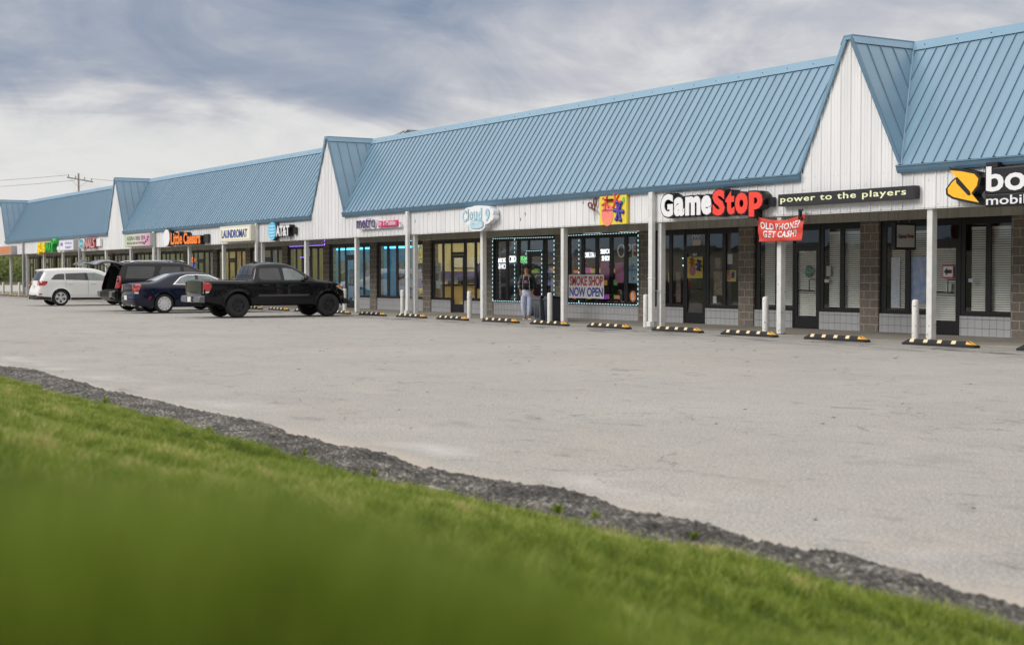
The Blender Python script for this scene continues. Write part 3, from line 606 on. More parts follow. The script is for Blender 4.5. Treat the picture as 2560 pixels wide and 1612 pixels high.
# ------------------------------------------------------------------ wheel stops, bollards
cream_ = mat('reflector_pad', (.78, .60, .36), .35, var=.08); yel = mat('yellow_pad', (.75, .40, .06), .4)
def wheel_stop(loc, label):
    t = thing('wheel_stop', loc, label, 'wheel stop', 'black and yellow wheel stops along the walkway')
    Lh = .93; mb = MB()
    # trapezoid section tapering at both ends
    sec = lambda s, hh: [(-.085, 0), (-.080, .055), (-.045, hh), (.045, hh), (.080, .055), (.085, 0)]
    pr = []
    for x, hh in ((-Lh, .04), (-Lh + .15, .118), (Lh - .2, .118), (Lh, .04)): pr.append([(x, y, z if z < hh else hh) for y, z in sec(0, hh)])
    vs = [p for q in pr for p in q]; k = 6
    mb.add(vs, [(i * k + j, (i + 1) * k + j, (i + 1) * k + j + 1, i * k + j + 1) for i in range(3) for j in range(5)] + [tuple(range(6)), tuple(range(18, 24))])
    mb.build('rubber_body', M['rubber'], t, org=(0, 0, 0))
    for x in (-.68, -.32, .04, .40):
        mb = MB(); mb.add([(x - .055, -.0805, .060), (x + .055, -.0805, .060), (x + .055, -.0470, .1205), (x - .055, -.0470, .1205), (x - .055, -.01, .1215), (x + .055, -.01, .1215)], [(0, 1, 2, 3), (3, 2, 5, 4)]); mb.build('reflector', cream_, t, org=(0, 0, 0), fix=False)
    mb = MB(); mb.add([(Lh - .22, -.050, .1205), (Lh - .215, -.083, .062), (Lh - .04, -.084, .058), (Lh - .195, .04, .124), (Lh - .01, .03, .052)], [(0, 1, 2), (0, 2, 4, 3)]); mb.build('reflector', yel, t, org=(0, 0, 0), fix=False)
    return t
SX = [-20.25 - 2.832 * k for k in range(30)]
lab = {0: 'wheel stop under the yellow and black shop sign, right of the nearest post', 1: 'wheel stop under the narrow black slogan sign', 2: 'wheel stop below the red hanging banner', 3: 'wheel stop below the left half of the big white and red sign',
       4: 'wheel stop right of the smoke shop window, beside the downpipe', 5: 'wheel stop below the yellow sign with jacks', 6: 'wheel stop in front of the smoke shop window and the grey bins', 7: 'wheel stop in front of the standing person', 8: 'wheel stop below the cloud shaped sign', 9: 'wheel stop between the cloud sign and the pickup, second to its right'}
ws0 = wheel_stop((SX[0], 22.42, 0.002), lab[0])
for k in range(1, 30):
    if k in (17, 18, 19, 20, 21, 22, 23, 24, 25): continue
    l = lab.get(k, 'wheel stop at the front of the black pickup' if k in (10, 11) else ('wheel stop seen under the black pickup' if k < 16 else 'distant wheel stop at the far left end of the walkway'))
    dup(ws0, (SX[k] + random.uniform(-.05, .05), 22.42 + random.uniform(-.04, .04), .002), l, random.uniform(-.03, .03))
dup(ws0, (-17.4, 22.42, .002), 'wheel stop cut off by the right edge of the picture')
bolm = mat('bollard_paint', (.74, .73, .70), .5, var=.1, vs=8); rustm = mat('rust', (.16, .05, .02), .9)
def bollard(loc, label, seed):
    t = thing('bollard', loc, label, 'bollard', 'white bollards between the posts'); mb = MB()
    mb.lathe([(.0, .87), (.04, .868), (.066, .85), (.075, .82), (.075, 0.)], n=20, axis='z'); mb.build('bollard_tube', bolm, t, smooth=True, org=(0, 0, 0))
    g1 = random.Random(seed); mb = MB()
    for i in range(9):
        a = g1.uniform(3.2, 6.2); z = g1.uniform(.1, .8); r = g1.uniform(.003, .012)
        c_, s_ = math.cos(a), math.sin(a); mb.add([(c_ * .0762 - s_ * dx, s_ * .0762 + c_ * dx, z + dz) for dx, dz in ((-r, -r * 1.5), (r, -r), (r * .8, r * 2), (-r * .7, r))], [(0, 1, 2, 3)])
    mb.build('rust_chips', rustm, t, org=(0, 0, 0), fix=False); return t
BL = [(-21.72, 'chipped white bollard left of the nearest white post, under the hanging square sign'), (-26.42, 'rust specked white bollard beside the post below the red banner'), (-31.14, 'white bollard left of the double post by the hair shop'), (-35.82, 'chipped white bollard in front of the two grey bins'),
      (-40.54, 'white bollard left of the post under the cloud shaped sign'), (-45.2, 'white bollard left of the downpipe below the metro sign'), (-49.92, 'white bollard just beyond the nose of the black pickup'), (-101.63, 'right one of the two far bollards by the green hillside'), (-106.35, 'leftmost distant bollard by the green hillside')]
for i, (x, l) in enumerate(BL): bollard((x, 23.3, .028), l, i)
# ------------------------------------------------------------------ cars
def resample(pts, d):
    out = []
    for a, b in zip(pts[:-1], pts[1:]):
        n = max(1, int(math.ceil(math.dist(a, b) / d)))
        for i in range(n): out.append((a[0] + (b[0] - a[0]) * i / n, a[1] + (b[1] - a[1]) * i / n))
    return out + [pts[-1]]
def chaikin(pts, it=2):
    for _ in range(it):
        q = [pts[0]]
        for a, b in zip(pts[:-1], pts[1:]): q += [(a[0] * .75 + b[0] * .25, a[1] * .75 + b[1] * .25), (a[0] * .25 + b[0] * .75, a[1] * .25 + b[1] * .75)]
        pts = q + [pts[-1]]
    return pts
def segd(P_, path):
    A = np.array(path[:-1]); B2 = np.array(path[1:]); d = B2 - A; L2 = (d ** 2).sum(1) + 1e-9
    p = np.array(P_)[:, None, :]; t = np.clip(((p - A) * d).sum(2) / L2, 0, 1); q = A + t[..., None] * d
    return np.sqrt(((p - q) ** 2).sum(2)).min(1)
def inside(P_, poly):
    P_ = np.array(P_); x, y = P_[:, 0], P_[:, 1]; r = np.zeros(len(P_), bool); n = len(poly)
    for i in range(n):
        x1, y1 = poly[i]; x2, y2 = poly[(i + 1) % n]
        if y1 == y2: continue
        c = ((y1 > y) != (y2 > y)) & (x < (x2 - x1) * (y - y1) / (y2 - y1) + x1); r ^= c
    return r
class Car:
    """side outline 'upper' (rear bottom, over the roof, front bottom), wheel arches, half width W(y,z)"""
    def __init__(s, upper, arches, bottom, W, r=.09, crown=.035, it=2, keep=()):
        s.u = resample(chaikin(upper, it), .07); s.W = W; s.r = r; s.crown = crown; s.arches = arches
        y0, y1 = s.u[0][0], s.u[-1][0]; low = [s.u[-1]]
        for yc, zc, ra in sorted(arches, reverse=True):
            h = math.sqrt(max(0, ra * ra - (bottom - zc) ** 2)); a0 = math.atan2(bottom - zc, h); low.append((yc + h, bottom))
            for i in range(1, 16): a = a0 + (math.pi - 2 * a0) * i / 16; low.append((yc + ra * math.cos(a), zc + ra * math.sin(a)))
            low.append((yc - h, bottom))
        low.append(s.u[0]); s.low = resample(low, .09); s.poly = s.u + s.low[1:-1]
    def X(s, pts):
        pts = np.array(pts, float).reshape(-1, 2); w_ = np.array([s.W(a, b) for a, b in pts]); d = segd(pts, s.u); t = np.clip(s.r - d, 0, s.r)
        return w_ - (s.r - np.sqrt(np.maximum(0, s.r ** 2 - t ** 2)))
    def tri(s, poly, step=.07, ring=None):
        lo = np.min(poly, 0); hi = np.max(poly, 0); gx, gz = np.meshgrid(np.arange(lo[0], hi[0], step), np.arange(lo[1], hi[1], step), indexing='ij'); g = np.stack([gx.ravel(), gz.ravel()], 1)
        if len(g):
            k = inside(g, poly)
            g = g[k]
            if len(g): g = g[segd(g, list(poly) + [poly[0]]) > step * .45]
        extra = [tuple(q) for q in g]
        if ring:
            for dd in ring:
                for a, b in zip(s.u[:-1], s.u[1:]):
                    m_ = ((a[0] + b[0]) / 2, (a[1] + b[1]) / 2); d = (b[0] - a[0], b[1] - a[1]); l = math.hypot(*d) + 1e-9; q = (m_[0] + d[1] / l * dd, m_[1] - d[0] / l * dd)
                    extra.append(q)
            e = np.array(extra); k = inside(e, poly); e = e[k]; e = e[segd(e, list(poly) + [poly[0]]) > min(ring) * .7]
            # drop near duplicates
            out = []; seen = set()
            for q in e:
                key = (round(q[0] / .016), round(q[1] / .016))
                if key in seen: continue
                seen.add(key); out.append(tuple(q))
            extra = out
        vs = [Vector(p) for p in poly] + [Vector(p) for p in extra]; n = len(poly)
        r = delaunay_2d_cdt(vs, [(i, (i + 1) % n) for i in range(n)], [], 1, 1e-5)
        return [tuple(v) for v in r[0]], [tuple(f) for f in r[2]]
    def body(s, name, m, parent, skip=lambda y, z: False):
        V, F = s.tri(s.poly, .11, (.02, .05, .085)); x = s.X(V); mb = MB()
        mb.add([(a, p[0], p[1]) for a, p in zip(x, V)], F); mb.add([(-a, p[0], p[1]) for a, p in zip(x, V)], [f[::-1] for f in F])
        s.strips(mb, s.u, 0, -1, 1, 0., skip)
        o = mb.build(name, m, parent, org=(0, 0, 0), fix=False, smooth=True)
        bm = bmesh.new(); bm.from_mesh(o.data); bmesh.ops.remove_doubles(bm, verts=bm.verts, dist=.003); bmesh.ops.recalc_face_normals(bm, faces=bm.faces); bm.to_mesh(o.data); bm.free()
        mb = MB(); s.strips(mb, s.low, 0, -1, 1, 0., lambda y, z: False, crown=0.); mb.build('underbody', M['under'], parent, org=(0, 0, 0), fix=False)
        return o
    def strips(s, mb, path, k0, s0, s1, off, skip, crown=None, n=10):
        crown = s.crown if crown is None else crown; x = s.X(path); P_ = []
        for i, p in enumerate(path):
            a = path[max(0, i - 1)]; b = path[min(len(path) - 1, i + 1)]; d = (b[0] - a[0], b[1] - a[1]); l = math.hypot(*d) + 1e-9; nrm = (-d[1] / l, d[0] / l)
            row = []
            for j in range(n + 1):
                t = s0 + (s1 - s0) * j / n; c = crown * (1 - t * t) + off; row.append((x[i] * t, p[0] + nrm[0] * c, p[1] + nrm[1] * c))
            P_.append(row)
        fs = []
        for i in range(len(path) - 1):
            if skip((path[i][0] + path[i + 1][0]) / 2, (path[i][1] + path[i + 1][1]) / 2): continue
            for j in range(n): fs.append((i * (n + 1) + j, i * (n + 1) + j + 1, (i + 1) * (n + 1) + j + 1, (i + 1) * (n + 1) + j))
        mb.add([q for r_ in P_ for q in r_], fs); return mb
    def side(s, poly, off, name, m, parent, both=False, right=True, depth=.03, step=.08):
        poly = resample(list(poly) + [poly[0]], .08)[:-1]
        if sum(poly[i][0] * poly[(i + 1) % len(poly)][1] - poly[(i + 1) % len(poly)][0] * poly[i][1] for i in range(len(poly))) < 0: poly = poly[::-1]
        V, F = s.tri(poly, step); x = s.X(V); out = []
        for sg in ((1, -1) if both else ((1,) if right else (-1,))):
            mb = MB(); mb.add([(sg * (a + off), p[0], p[1]) for a, p in zip(x, V)], F)
            xp = s.X(poly); n = len(poly); mb.add([(sg * (a + off), p[0], p[1]) for a, p in zip(xp, poly)] + [(sg * (a + off - depth), p[0], p[1]) for a, p in zip(xp, poly)], [(i, (i + 1) % n, n + (i + 1) % n, n + i) for i in range(n)])
            o = mb.build(name, m, parent, org=(0, 0, 0), fix=False); bm = bmesh.new(); bm.from_mesh(o.data); bmesh.ops.remove_doubles(bm, verts=bm.verts, dist=.002); bmesh.ops.recalc_face_normals(bm, faces=bm.faces); bm.to_mesh(o.data); bm.free(); out.append(o)
        return out
    def strip(s, p0, p1, s0, s1, off, name, m, parent, depth=.03):
        u = np.array(s.u); i0 = int(np.argmin(((u - p0) ** 2).sum(1))); i1 = int(np.argmin(((u - p1) ** 2).sum(1)))
        if i0 > i1: i0, i1 = i1, i0
        path = s.u[i0:i1 + 1]; mb = MB(); s.strips(mb, path, 0, s0, s1, off, lambda y, z: False)
        o = mb.build(name, m, parent, org=(0, 0, 0), fix=False, smooth=True); return o
def wheel(parent, x, y, r, wdt, rimr, spokes, rimmat, side, sw=.16, split=False):
    mb = MB(); h = wdt / 2
    mb.lathe([(rimr, -h * .85), (rimr + .02, -h), (r - .05, -h * 1.0), (r - .015, -h * .86), (r, -h * .6), (r, h * .6), (r - .015, h * .86), (r - .05, h), (rimr + .02, h), (rimr, h * .85)], (x, y, r), 36)
    w_ = mb.build('wheel', M['tyre'], parent, smooth=True, org=(0, 0, 0))
    mb = MB(); xo = x + side * h * .80
    mb.lathe([(rimr + .005, side * h * .92), (rimr - .012, side * h * .95), (rimr - .03, side * h * .7), (rimr - .04, -side * h * .8), (0.0, -side * h * .8)], (x, y, r), 36)
    mb.lathe([(.0, side * h * .82), (.045, side * h * .82), (.06, side * h * .7), (.07, side * h * .4)], (x, y, r), 16)
    c = Vector((x + side * h * .70, y, r))
    for i in range(spokes):
        a = 2 * math.pi * i / spokes + .3
        for da in ((-.13, .13) if split else (0,)):
            p = c + Vector((0, math.cos(a + da * .4), math.sin(a + da * .4))) * .045; q = c + Vector((side * .012, math.cos(a + da), math.sin(a + da))) * (rimr - .02)
            q.x = c.x + side * .012
            t = Vector((0, -math.sin(a), math.cos(a))); w1, w2 = (sw * .16, sw * .22) if split else (sw * .28, sw * .36)
            mb.add([p - t * w1, p + t * w1, q + t * w2, q - t * w2] + [v - Vector((side * .045, 0, 0)) for v in (p - t * w1, p + t * w1, q + t * w2, q - t * w2)], [(0, 1, 2, 3), (0, 4, 5, 1), (1, 5, 6, 2), (2, 6, 7, 3), (3, 7, 4, 0)])
    rm = mb.build('rim', rimmat, w_, org=(0, 0, 0))
    mb = MB(); mb.lathe([(0, 0), (rimr - .045, 0)], (x + side * h * .15, y, r), 24); mb.build('brake_disc', M['under'], w_, org=(0, 0, 0), fix=False)
def bez(y0, z0, y1, z1, r=.05):        # rounded rectangle
    out = []
    for cx, cz, a0 in ((y1 - r, z1 - r, 0), (y0 + r, z1 - r, 90), (y0 + r, z0 + r, 180), (y1 - r, z0 + r, 270)):
        for i in range(4): a = R(a0 + 30 * i); out.append((cx + r * math.cos(a), cz + r * math.sin(a)))
    return out
def plate(parent, x, y, z, name='licence_plate', wd=.31, h=.16, col=(.72, .72, .66), txt='KXR 4172'):
    mb = MB(); mb.box(x - wd / 2, y - .012, z - h / 2, x + wd / 2, y, z + h / 2); return mb.build(name, mat('plate', col, .4), parent, org=(0, 0, 0))
gapm = mat('panel_gap', (.002, .002, .002), .9)
# ---- black pickup
t = thing('pickup_truck', (-46.40, 16.14, 0.004), 'black crew cab pickup truck with black wheels parked nose in below the metro sign', 'pickup truck')
def Wp(y, z):
    w_ = .925
    if z > 1.18: w_ -= (z - 1.18) * (.40 if y > 1.7 else .25)
    if z < .75: w_ -= (.75 - z) ** 2 * .35
    if y > 4.5: w_ -= (y - 4.5) ** 2 * .42
    if y < .35: w_ -= (.35 - y) ** 2 * .3
    for yc in (1.26, 4.50):
        d = math.hypot(y - yc, z - .40)
        if .46 < d < .60: w_ += .028 * (1 - (d - .46) / .14)
    if 1.0 < z < 1.18: w_ += .012 * math.sin((z - 1.0) / .18 * math.pi)
    return w_
up_ = [(.14, .56), (.10, .62), (.10, 1.10), (.10, 1.22), (.30, 1.225), (1.0, 1.22), (1.70, 1.21), (1.775, 1.21), (1.80, 1.24), (1.84, 1.34), (1.95, 1.64), (2.02, 1.745), (2.30, 1.79), (2.85, 1.80), (3.20, 1.745), (3.62, 1.50), (3.98, 1.275), (4.10, 1.235), (4.70, 1.175), (5.02, 1.08), (5.14, .98), (5.17, .80), (5.19, .62), (5.12, .45)]
c = Car(up_, [(1.26, .40, .475), (4.50, .40, .475)], .43, Wp, r=.085, it=2)
c.body('body', M['p_black'], t)
for rr in (True, False):
    c.side([(2.00, 1.32), (2.10, 1.245), (2.20, 1.235), (2.74, 1.235), (2.78, 1.27), (2.74, 1.60), (2.70, 1.635), (2.10, 1.625), (2.05, 1.60)], .005, 'side_window', M['carglass'], t, right=rr)
    c.side([(2.90, 1.235), (3.58, 1.24), (3.68, 1.28), (3.66, 1.31), (3.42, 1.50), (3.24, 1.60), (3.05, 1.635), (2.87, 1.635)], .005, 'side_window', M['carglass2'], t, right=rr)
    for yy in (1.92, 2.83, 3.93): c.side([(yy, .55), (yy + .010, .55), (yy + (.010 if yy > 2 else .03), 1.19), (yy + (0 if yy > 2 else .02), 1.19)], .003, 'door_gap', gapm, t, right=rr)
    c.side([(1.775, .5), (1.79, .5), (1.80, 1.2), (1.785, 1.2)], .003, 'bed_gap', gapm, t, right=rr)
    c.side([(1.95, .72), (1.99, .69), (3.74, .70), (3.80, .735), (3.76, .765), (1.99, .765)], .02, 'door_moulding', mat('moulding_highlight', (.05, .05, .053), .3, coat=.5), t, right=rr)  # paler than the body: the highlight along the strip is put into its colour
    for yy in (2.10, 3.02): c.side(bez(yy, 1.045, yy + .22, 1.09, .02), .035, 'door_handle', M['black'], t, right=rr)
    for yc in (1.26, 4.50):
        arc = [(yc + (.56 if yc < 2 else .55) * math.cos(R(a)), .40 + .545 * math.sin(R(a))) for a in range(-4, 185, 12)] + [(yc + .478 * math.cos(R(a)), .40 + .478 * math.sin(R(a))) for a in range(184, -5, -12)]
        c.side(arc, .028, 'fender_flare', M['p_black'], t, right=rr, depth=.06)
    c.side([(.10, .86), (.30, .90), (.36, 1.02), (.33, 1.12), (.24, 1.165), (.09, 1.17)], .012, 'tail_lamp', M['tail'], t, right=rr)
    c.side([(.10, .80), (.25, .82), (.29, .885), (.10, .85)], .013, 'reversing_lamp', M['clear'], t, right=rr)
    c.side([(.10, .70), (.50, .695), (.55, .72), (.50, .77), (.10, .77)], .02, 'bumper_end', M['p_black'], t, right=rr)
    c.side([(4.78, 1.02), (4.90, .95), (5.10, .87), (5.13, .98), (5.05, 1.07), (4.90, 1.10)], .008, 'headlamp', M['clear'], t, right=rr)
    c.side([(4.83, 1.0), (4.90, .965), (5.02, .96), (5.00, 1.05), (4.90, 1.06)], .013, 'indicator', M['amber'], t, right=rr)
    s_ = 1 if rr else -1
    mb = MB(); mb.lathe([(0, -.04), (.06, -.035), (.085, 0), (.075, .04), (0, .05)], (0, 0, 0), 12, axis='z'); mb.v = [(s_ * 1.03 + v[0] * 1.1, 3.62 + v[1] * .8, 1.30 + v[2] * 1.9) for v in mb.v]; mb.tube((s_ * .90, 3.66, 1.25), (s_ * 1.0, 3.63, 1.28), .025); mb.build('wing_mirror', M['black'], t, smooth=True, org=(0, 0, 0))
c.strip((.10, 1.17), (.10, .68), -.86, .86, .008, 'tailgate', mat('tailgate_paint', (.02, .02, .022), .18, coat=1), t)
c.strip((1.86, 1.38), (1.95, 1.64), -.84, -.32, .008, 'rear_window', M['carglass'], t); c.strip((1.86, 1.38), (1.95, 1.64), -.28, .28, .008, 'rear_window', M['carglass'], t); c.strip((1.86, 1.38), (1.95, 1.64), .32, .84, .008, 'rear_window', M['carglass'], t)
c.strip((3.28, 1.70), (3.95, 1.30), -.88, .88, .008, 'windscreen', M['carglass'], t)
mb = MB(); mb.prism([(-.05, .52), (-.07, .60), (-.04, .72), (.14, .73), (.14, .5)], -.90, .90, 'x'); bp = mb.build('rear_bumper', mat('bumper_chrome', (.25, .25, .26), .2, .9), t, bevel=.02, org=(0, 0, 0))
mb = MB(); mb.box(-.28, -.075, .53, .28, -.03, .70); mb.build('plate_recess', M['black'], t, org=(0, 0, 0)); plate(t, 0, -.078, .61)
mb = MB(); v, f = text_data('TOYOTA'); mb.add([(-.3 + a * .6, .045 - cc * .01, .80 + b_ * .09) for a, b_, cc in v], f); mb.build('tailgate_lettering', mat('dark_letter', (.16, .16, .16), .3, .8), t, org=(0, 0, 0))
mb = MB(); mb.prism([(5.10, .42), (5.32, .44), (5.36, .52), (5.22, .62), (5.1, .62)], -.80, .80, 'x'); mb.build('front_bumper', M['black'], t, bevel=.03, org=(0, 0, 0))
mb = MB(); mb.prism([(.45, 1.213), (1.70, 1.213), (1.70, 1.24), (.45, 1.24)], -.70, .70, 'x'); mb.build('bed_cover', mat('bed_cover', (.01, .01, .01), .7), t, org=(0, 0, 0))
mb = MB(); mb.add([(0, 2.12, 1.80), (.025, 2.12, 1.80), (-.025, 2.12, 1.80), (0, 2.36, 1.805), (0, 2.14, 1.90)], [(1, 3, 4), (2, 4, 3), (1, 4, 2)]); mb.build('roof_antenna', M['black'], t, org=(0, 0, 0))
mb = MB(); mb.box(-.45, .2, .38, .45, 4.9, .55); mb.tube((-.75, 1.26, .40), (.75, 1.26, .40), .06); mb.tube((-.75, 4.5, .40), (.75, 4.5, .40), .05); mb.build('chassis', M['under'], t, org=(0, 0, 0))
for yy in (1.26, 4.50):
    for s_ in (-1, 1): wheel(t, s_ * .80, yy, .395, .27, .205, 6, M['blackalloy'], s_, sw=.2)
# ---- navy sedan
t = thing('sedan', (-53.22, 16.05, .004), 'dark blue saloon car with chrome window trim parked left of the black pickup', 'car')
def Ws(y, z):
    w_ = .93
    if z > 1.0: w_ -= (z - 1.0) * .62
    if z < .45: w_ -= (.45 - z) * .22
    if y > 4.1: w_ -= (y - 4.1) ** 2 * .34
    if y < .7: w_ -= (.7 - y) ** 2 * .22
    w_ += .018 * math.exp(-((z - .86) / .05) ** 2)
    for yc in (1.12, 4.17):
        d = math.hypot(y - yc, z - .36)
        if .40 < d < .54: w_ += .02 * (1 - (d - .40) / .14)
    return w_
up_ = [(.12, .30), (.02, .36), (.0, .55), (.05, .72), (.06, .90), (.03, 1.045), (.10, 1.085), (.35, 1.10), (.80, 1.125), (1.10, 1.25), (1.50, 1.425), (1.85, 1.485), (2.40, 1.50), (2.90, 1.46), (3.35, 1.27), (3.72, 1.085), (3.9, 1.05), (4.5, 1.0), (4.9, .90), (5.02, .72), (5.04, .50), (4.98, .25)]
c = Car(up_, [(1.12, .36, .405), (4.17, .36, .405)], .22, Ws, r=.10)
c.body('body', M['p_blue'], t)
for rr in (True, False):
    glass = [(1.50, 1.075), (2.40, 1.06), (3.42, 1.05), (3.48, 1.07), (3.12, 1.27), (2.88, 1.375), (2.45, 1.40), (2.05, 1.39), (1.80, 1.31)]
    c.side([(1.44, 1.055), (2.40, 1.04), (3.48, 1.03), (3.55, 1.06), (3.14, 1.295), (2.90, 1.40), (2.45, 1.425), (2.05, 1.415), (1.77, 1.33)], .006, 'window_trim', M['chrome'], t, right=rr)
    c.side([(1.52, 1.078), (2.36, 1.063), (2.33, 1.397), (2.05, 1.39), (1.80, 1.31)], .013, 'side_window', M['carglass2'], t, right=rr)
    c.side([(2.44, 1.063), (3.42, 1.05), (3.48, 1.07), (3.12, 1.27), (2.88, 1.375), (2.45, 1.40)], .013, 'side_window', M['carglass2'], t, right=rr)
    c.side([(2.335, 1.055), (2.44, 1.053), (2.455, 1.40), (2.33, 1.402)], .015, 'window_pillar', M['black'], t, right=rr)
    for yy, z0 in ((1.52, .75), (2.38, .33), (3.62, .33)): c.side([(yy, z0), (yy + .010, z0), (yy + .012, 1.03), (yy + .002, 1.03)], .003, 'door_gap', gapm, t, right=rr)
    for yy in (1.75, 2.65): c.side(bez(yy, .90, yy + .2, .935, .015), .03, 'door_handle', M['p_blue'], t, right=rr)
    c.side([(.03, .78), (.16, .80), (.27, 1.04), (.22, 1.075), (.07, 1.06)], .010, 'tail_lamp', M['tail'], t, right=rr)
    c.side([(.03, .72), (.17, .72), (.17, .79), (.03, .775)], .011, 'chrome_lamp_base', M['chrome'], t, right=rr)
    c.side([(.50, .50), (.56, .50), (.62, .60), (.58, .64)], .008, 'side_marker', M['tail'], t, right=rr)
    c.side([(1.75, .285), (3.70, .285), (3.75, .305), (1.75, .31)], .012, 'sill_trim', M['p_blue'], t, right=rr)
    s_ = 1 if rr else -1
    mb = MB(); mb.lathe([(0, -.04), (.06, -.03), (.08, 0), (.07, .04), (0, .05)], (0, 0, 0), 12, axis='z'); mb.v = [(s_ * 1.02 + v[0] * 1.2, 3.42 + v[1] * .8, 1.08 + v[2] * 1.4) for v in mb.v]; mb.build('wing_mirror', M['p_blue'], t, smooth=True, org=(0, 0, 0))
    mb = MB(); mb.prism(blob(s_ * .58, .29, .10, .035, 14), .0, .10, 'y'); mb.build('exhaust_tip', M['chrome'], t, org=(0, 0, 0))
c.strip((.05, .84), (.03, .78), -.95, -.72, .012, 'chrome_lamp_base', M['chrome'], t)
c.strip((.05, .80), (.05, 1.05), -.98, -.80, .012, 'tail_lamp', M['tail'], t); c.strip((.05, .80), (.05, 1.05), .80, .98, .012, 'tail_lamp', M['tail'], t)
c.strip((.045, .72), (.04, .69), -.78, .78, .016, 'bumper_chrome', M['chrome'], t)
c.strip((.88, 1.15), (1.48, 1.415), -.86, .86, .008, 'rear_window', mat('rear_glass', (.35, .40, .42), .05, spec=.9), t); c.strip((2.98, 1.43), (3.66, 1.11), -.88, .88, .008, 'windscreen', M['carglass'], t)
plate(t, -.05, -.028, .57); mb = MB(); mb.prism([(-.18, .93), (-.05, .945), (0, .93), (.05, .945), (.18, .93), (.05, .915), (-.05, .915)], .005, .03, 'y'); mb.build('boot_emblem', M['chrome'], t, org=(0, 0, 0))
for yy in (1.12, 4.17):
    for s_ in (-1, 1): wheel(t, s_ * .80, yy, .355, .235, .245, 10, M['alloy'], s_, sw=.13)
# ---- black SUV with raised tailgate
t = thing('black_suv', (-56.62, 16.28, .004), 'large black SUV with raised tailgate, between the blue saloon and the white SUV', 'car')
def Wk(y, z):
    w_ = .985
    if z > 1.2: w_ -= (z - 1.2) * .27
    if z < .5: w_ -= (.5 - z) * .2
    if y > 4.3: w_ -= (y - 4.3) ** 2 * .3
    if y < .3: w_ -= (.3 - y) ** 2 * .5
    return w_
up_ = [(.10, .42), (.05, .50), (.05, .86), (.10, 1.0), (.14, 1.25), (.32, 1.72), (.42, 1.85), (.7, 1.885), (2.4, 1.90), (3.0, 1.85), (3.55, 1.55), (3.95, 1.28), (4.3, 1.22), (4.95, 1.12), (5.08, .95), (5.12, .6), (5.05, .35)]
c = Car(up_, [(1.12, .40, .46), (4.07, .40, .46)], .32, Wk, r=.09)
c.body('body', M['p_black2'], t, skip=lambda y, z: y < .6 and .80 < z < 1.84)
mb = MB(); mb.box(-.80, .12, .80, .80, 2.2, .84); mb.add([(-.8, .2, .84), (-.8, 2.2, .84), (-.8, 2.2, 1.72), (-.8, .4, 1.72)], [(0, 1, 2, 3)]); mb.add([(.8, .2, .84), (.8, 2.2, .84), (.8, 2.2, 1.72), (.8, .4, 1.72)], [(0, 1, 2, 3)])
mb.box(-.8, 2.2, .84, .8, 2.24, 1.75); mb.box(-.78, .4, 1.74, .78, 2.2, 1.78); mb.box(-.75, 1.35, .84, .75, 1.55, 1.45); mb.build('load_bay', mat('cabin_trim', (.02, .02, .02), .8), t, org=(0, 0, 0))
for rr in (True, False):
    s_ = 1 if rr else -1
    c.side([(.45, 1.27), (1.50, 1.26), (1.66, 1.68), (1.62, 1.73), (.62, 1.73), (.58, 1.70)], .005, 'side_window', M['carglass'], t, right=rr)
    c.side([(1.86, 1.26), (2.66, 1.26), (2.66, 1.72), (1.92, 1.73), (1.80, 1.50)], .005, 'side_window', M['carglass'], t, right=rr)
    c.side([(2.80, 1.26), (3.72, 1.27), (3.40, 1.52), (3.0, 1.71), (2.80, 1.72)], .005, 'side_window', M['carglass'], t, right=rr)
    for yy in (1.74, 2.73, 3.8): c.side([(yy, .45), (yy + .010, .45), (yy + .012, 1.22), (yy + .002, 1.22)], .003, 'door_gap', gapm, t, right=rr)
    c.side([(.06, .90), (.24, .90), (.27, 1.0), (.27, 1.36), (.18, 1.38), (.10, 1.05)], .014, 'tail_lamp', M['tail'], t, right=rr)
    c.side([(1.6, .56), (3.6, .56), (3.6, .61), (1.6, .61)], .015, 'door_moulding', M['chrome'], t, right=rr)
    mb = MB(); mb.path([(s_ * .70, .75, 1.89), (s_ * .70, .95, 1.945), (s_ * .70, 2.7, 1.955), (s_ * .70, 2.95, 1.90)], .022, 8); mb.build('roof_rail', M['chrome'], t, smooth=True, org=(0, 0, 0))
    mb = MB(); mb.box(s_ * .99 - .02, 3.45, 1.22, s_ * 1.2, 3.57, 1.40) if s_ > 0 else mb.box(-1.2, 3.45, 1.22, -.97, 3.57, 1.40); mb.build('wing_mirror', M['p_black2'], t, bevel=.03, org=(0, 0, 0))
    mb = MB(); mb.prism([(-.02, .52), (-.10, .56), (-.10, .78), (.06, .80), (.06, .5)], s_ * .62, s_ * .97, 'x'); mb.build('bumper_corner', mat('grey_chrome', (.3, .3, .32), .2, .9), t, bevel=.03, org=(0, 0, 0))
mb = MB(); mb.prism([(-.02, .47), (-.06, .56), (-.06, .75), (.10, .80), (.10, .45)], -.62, .62, 'x'); mb.build('rear_bumper', M['p_black2'], t, org=(0, 0, 0))
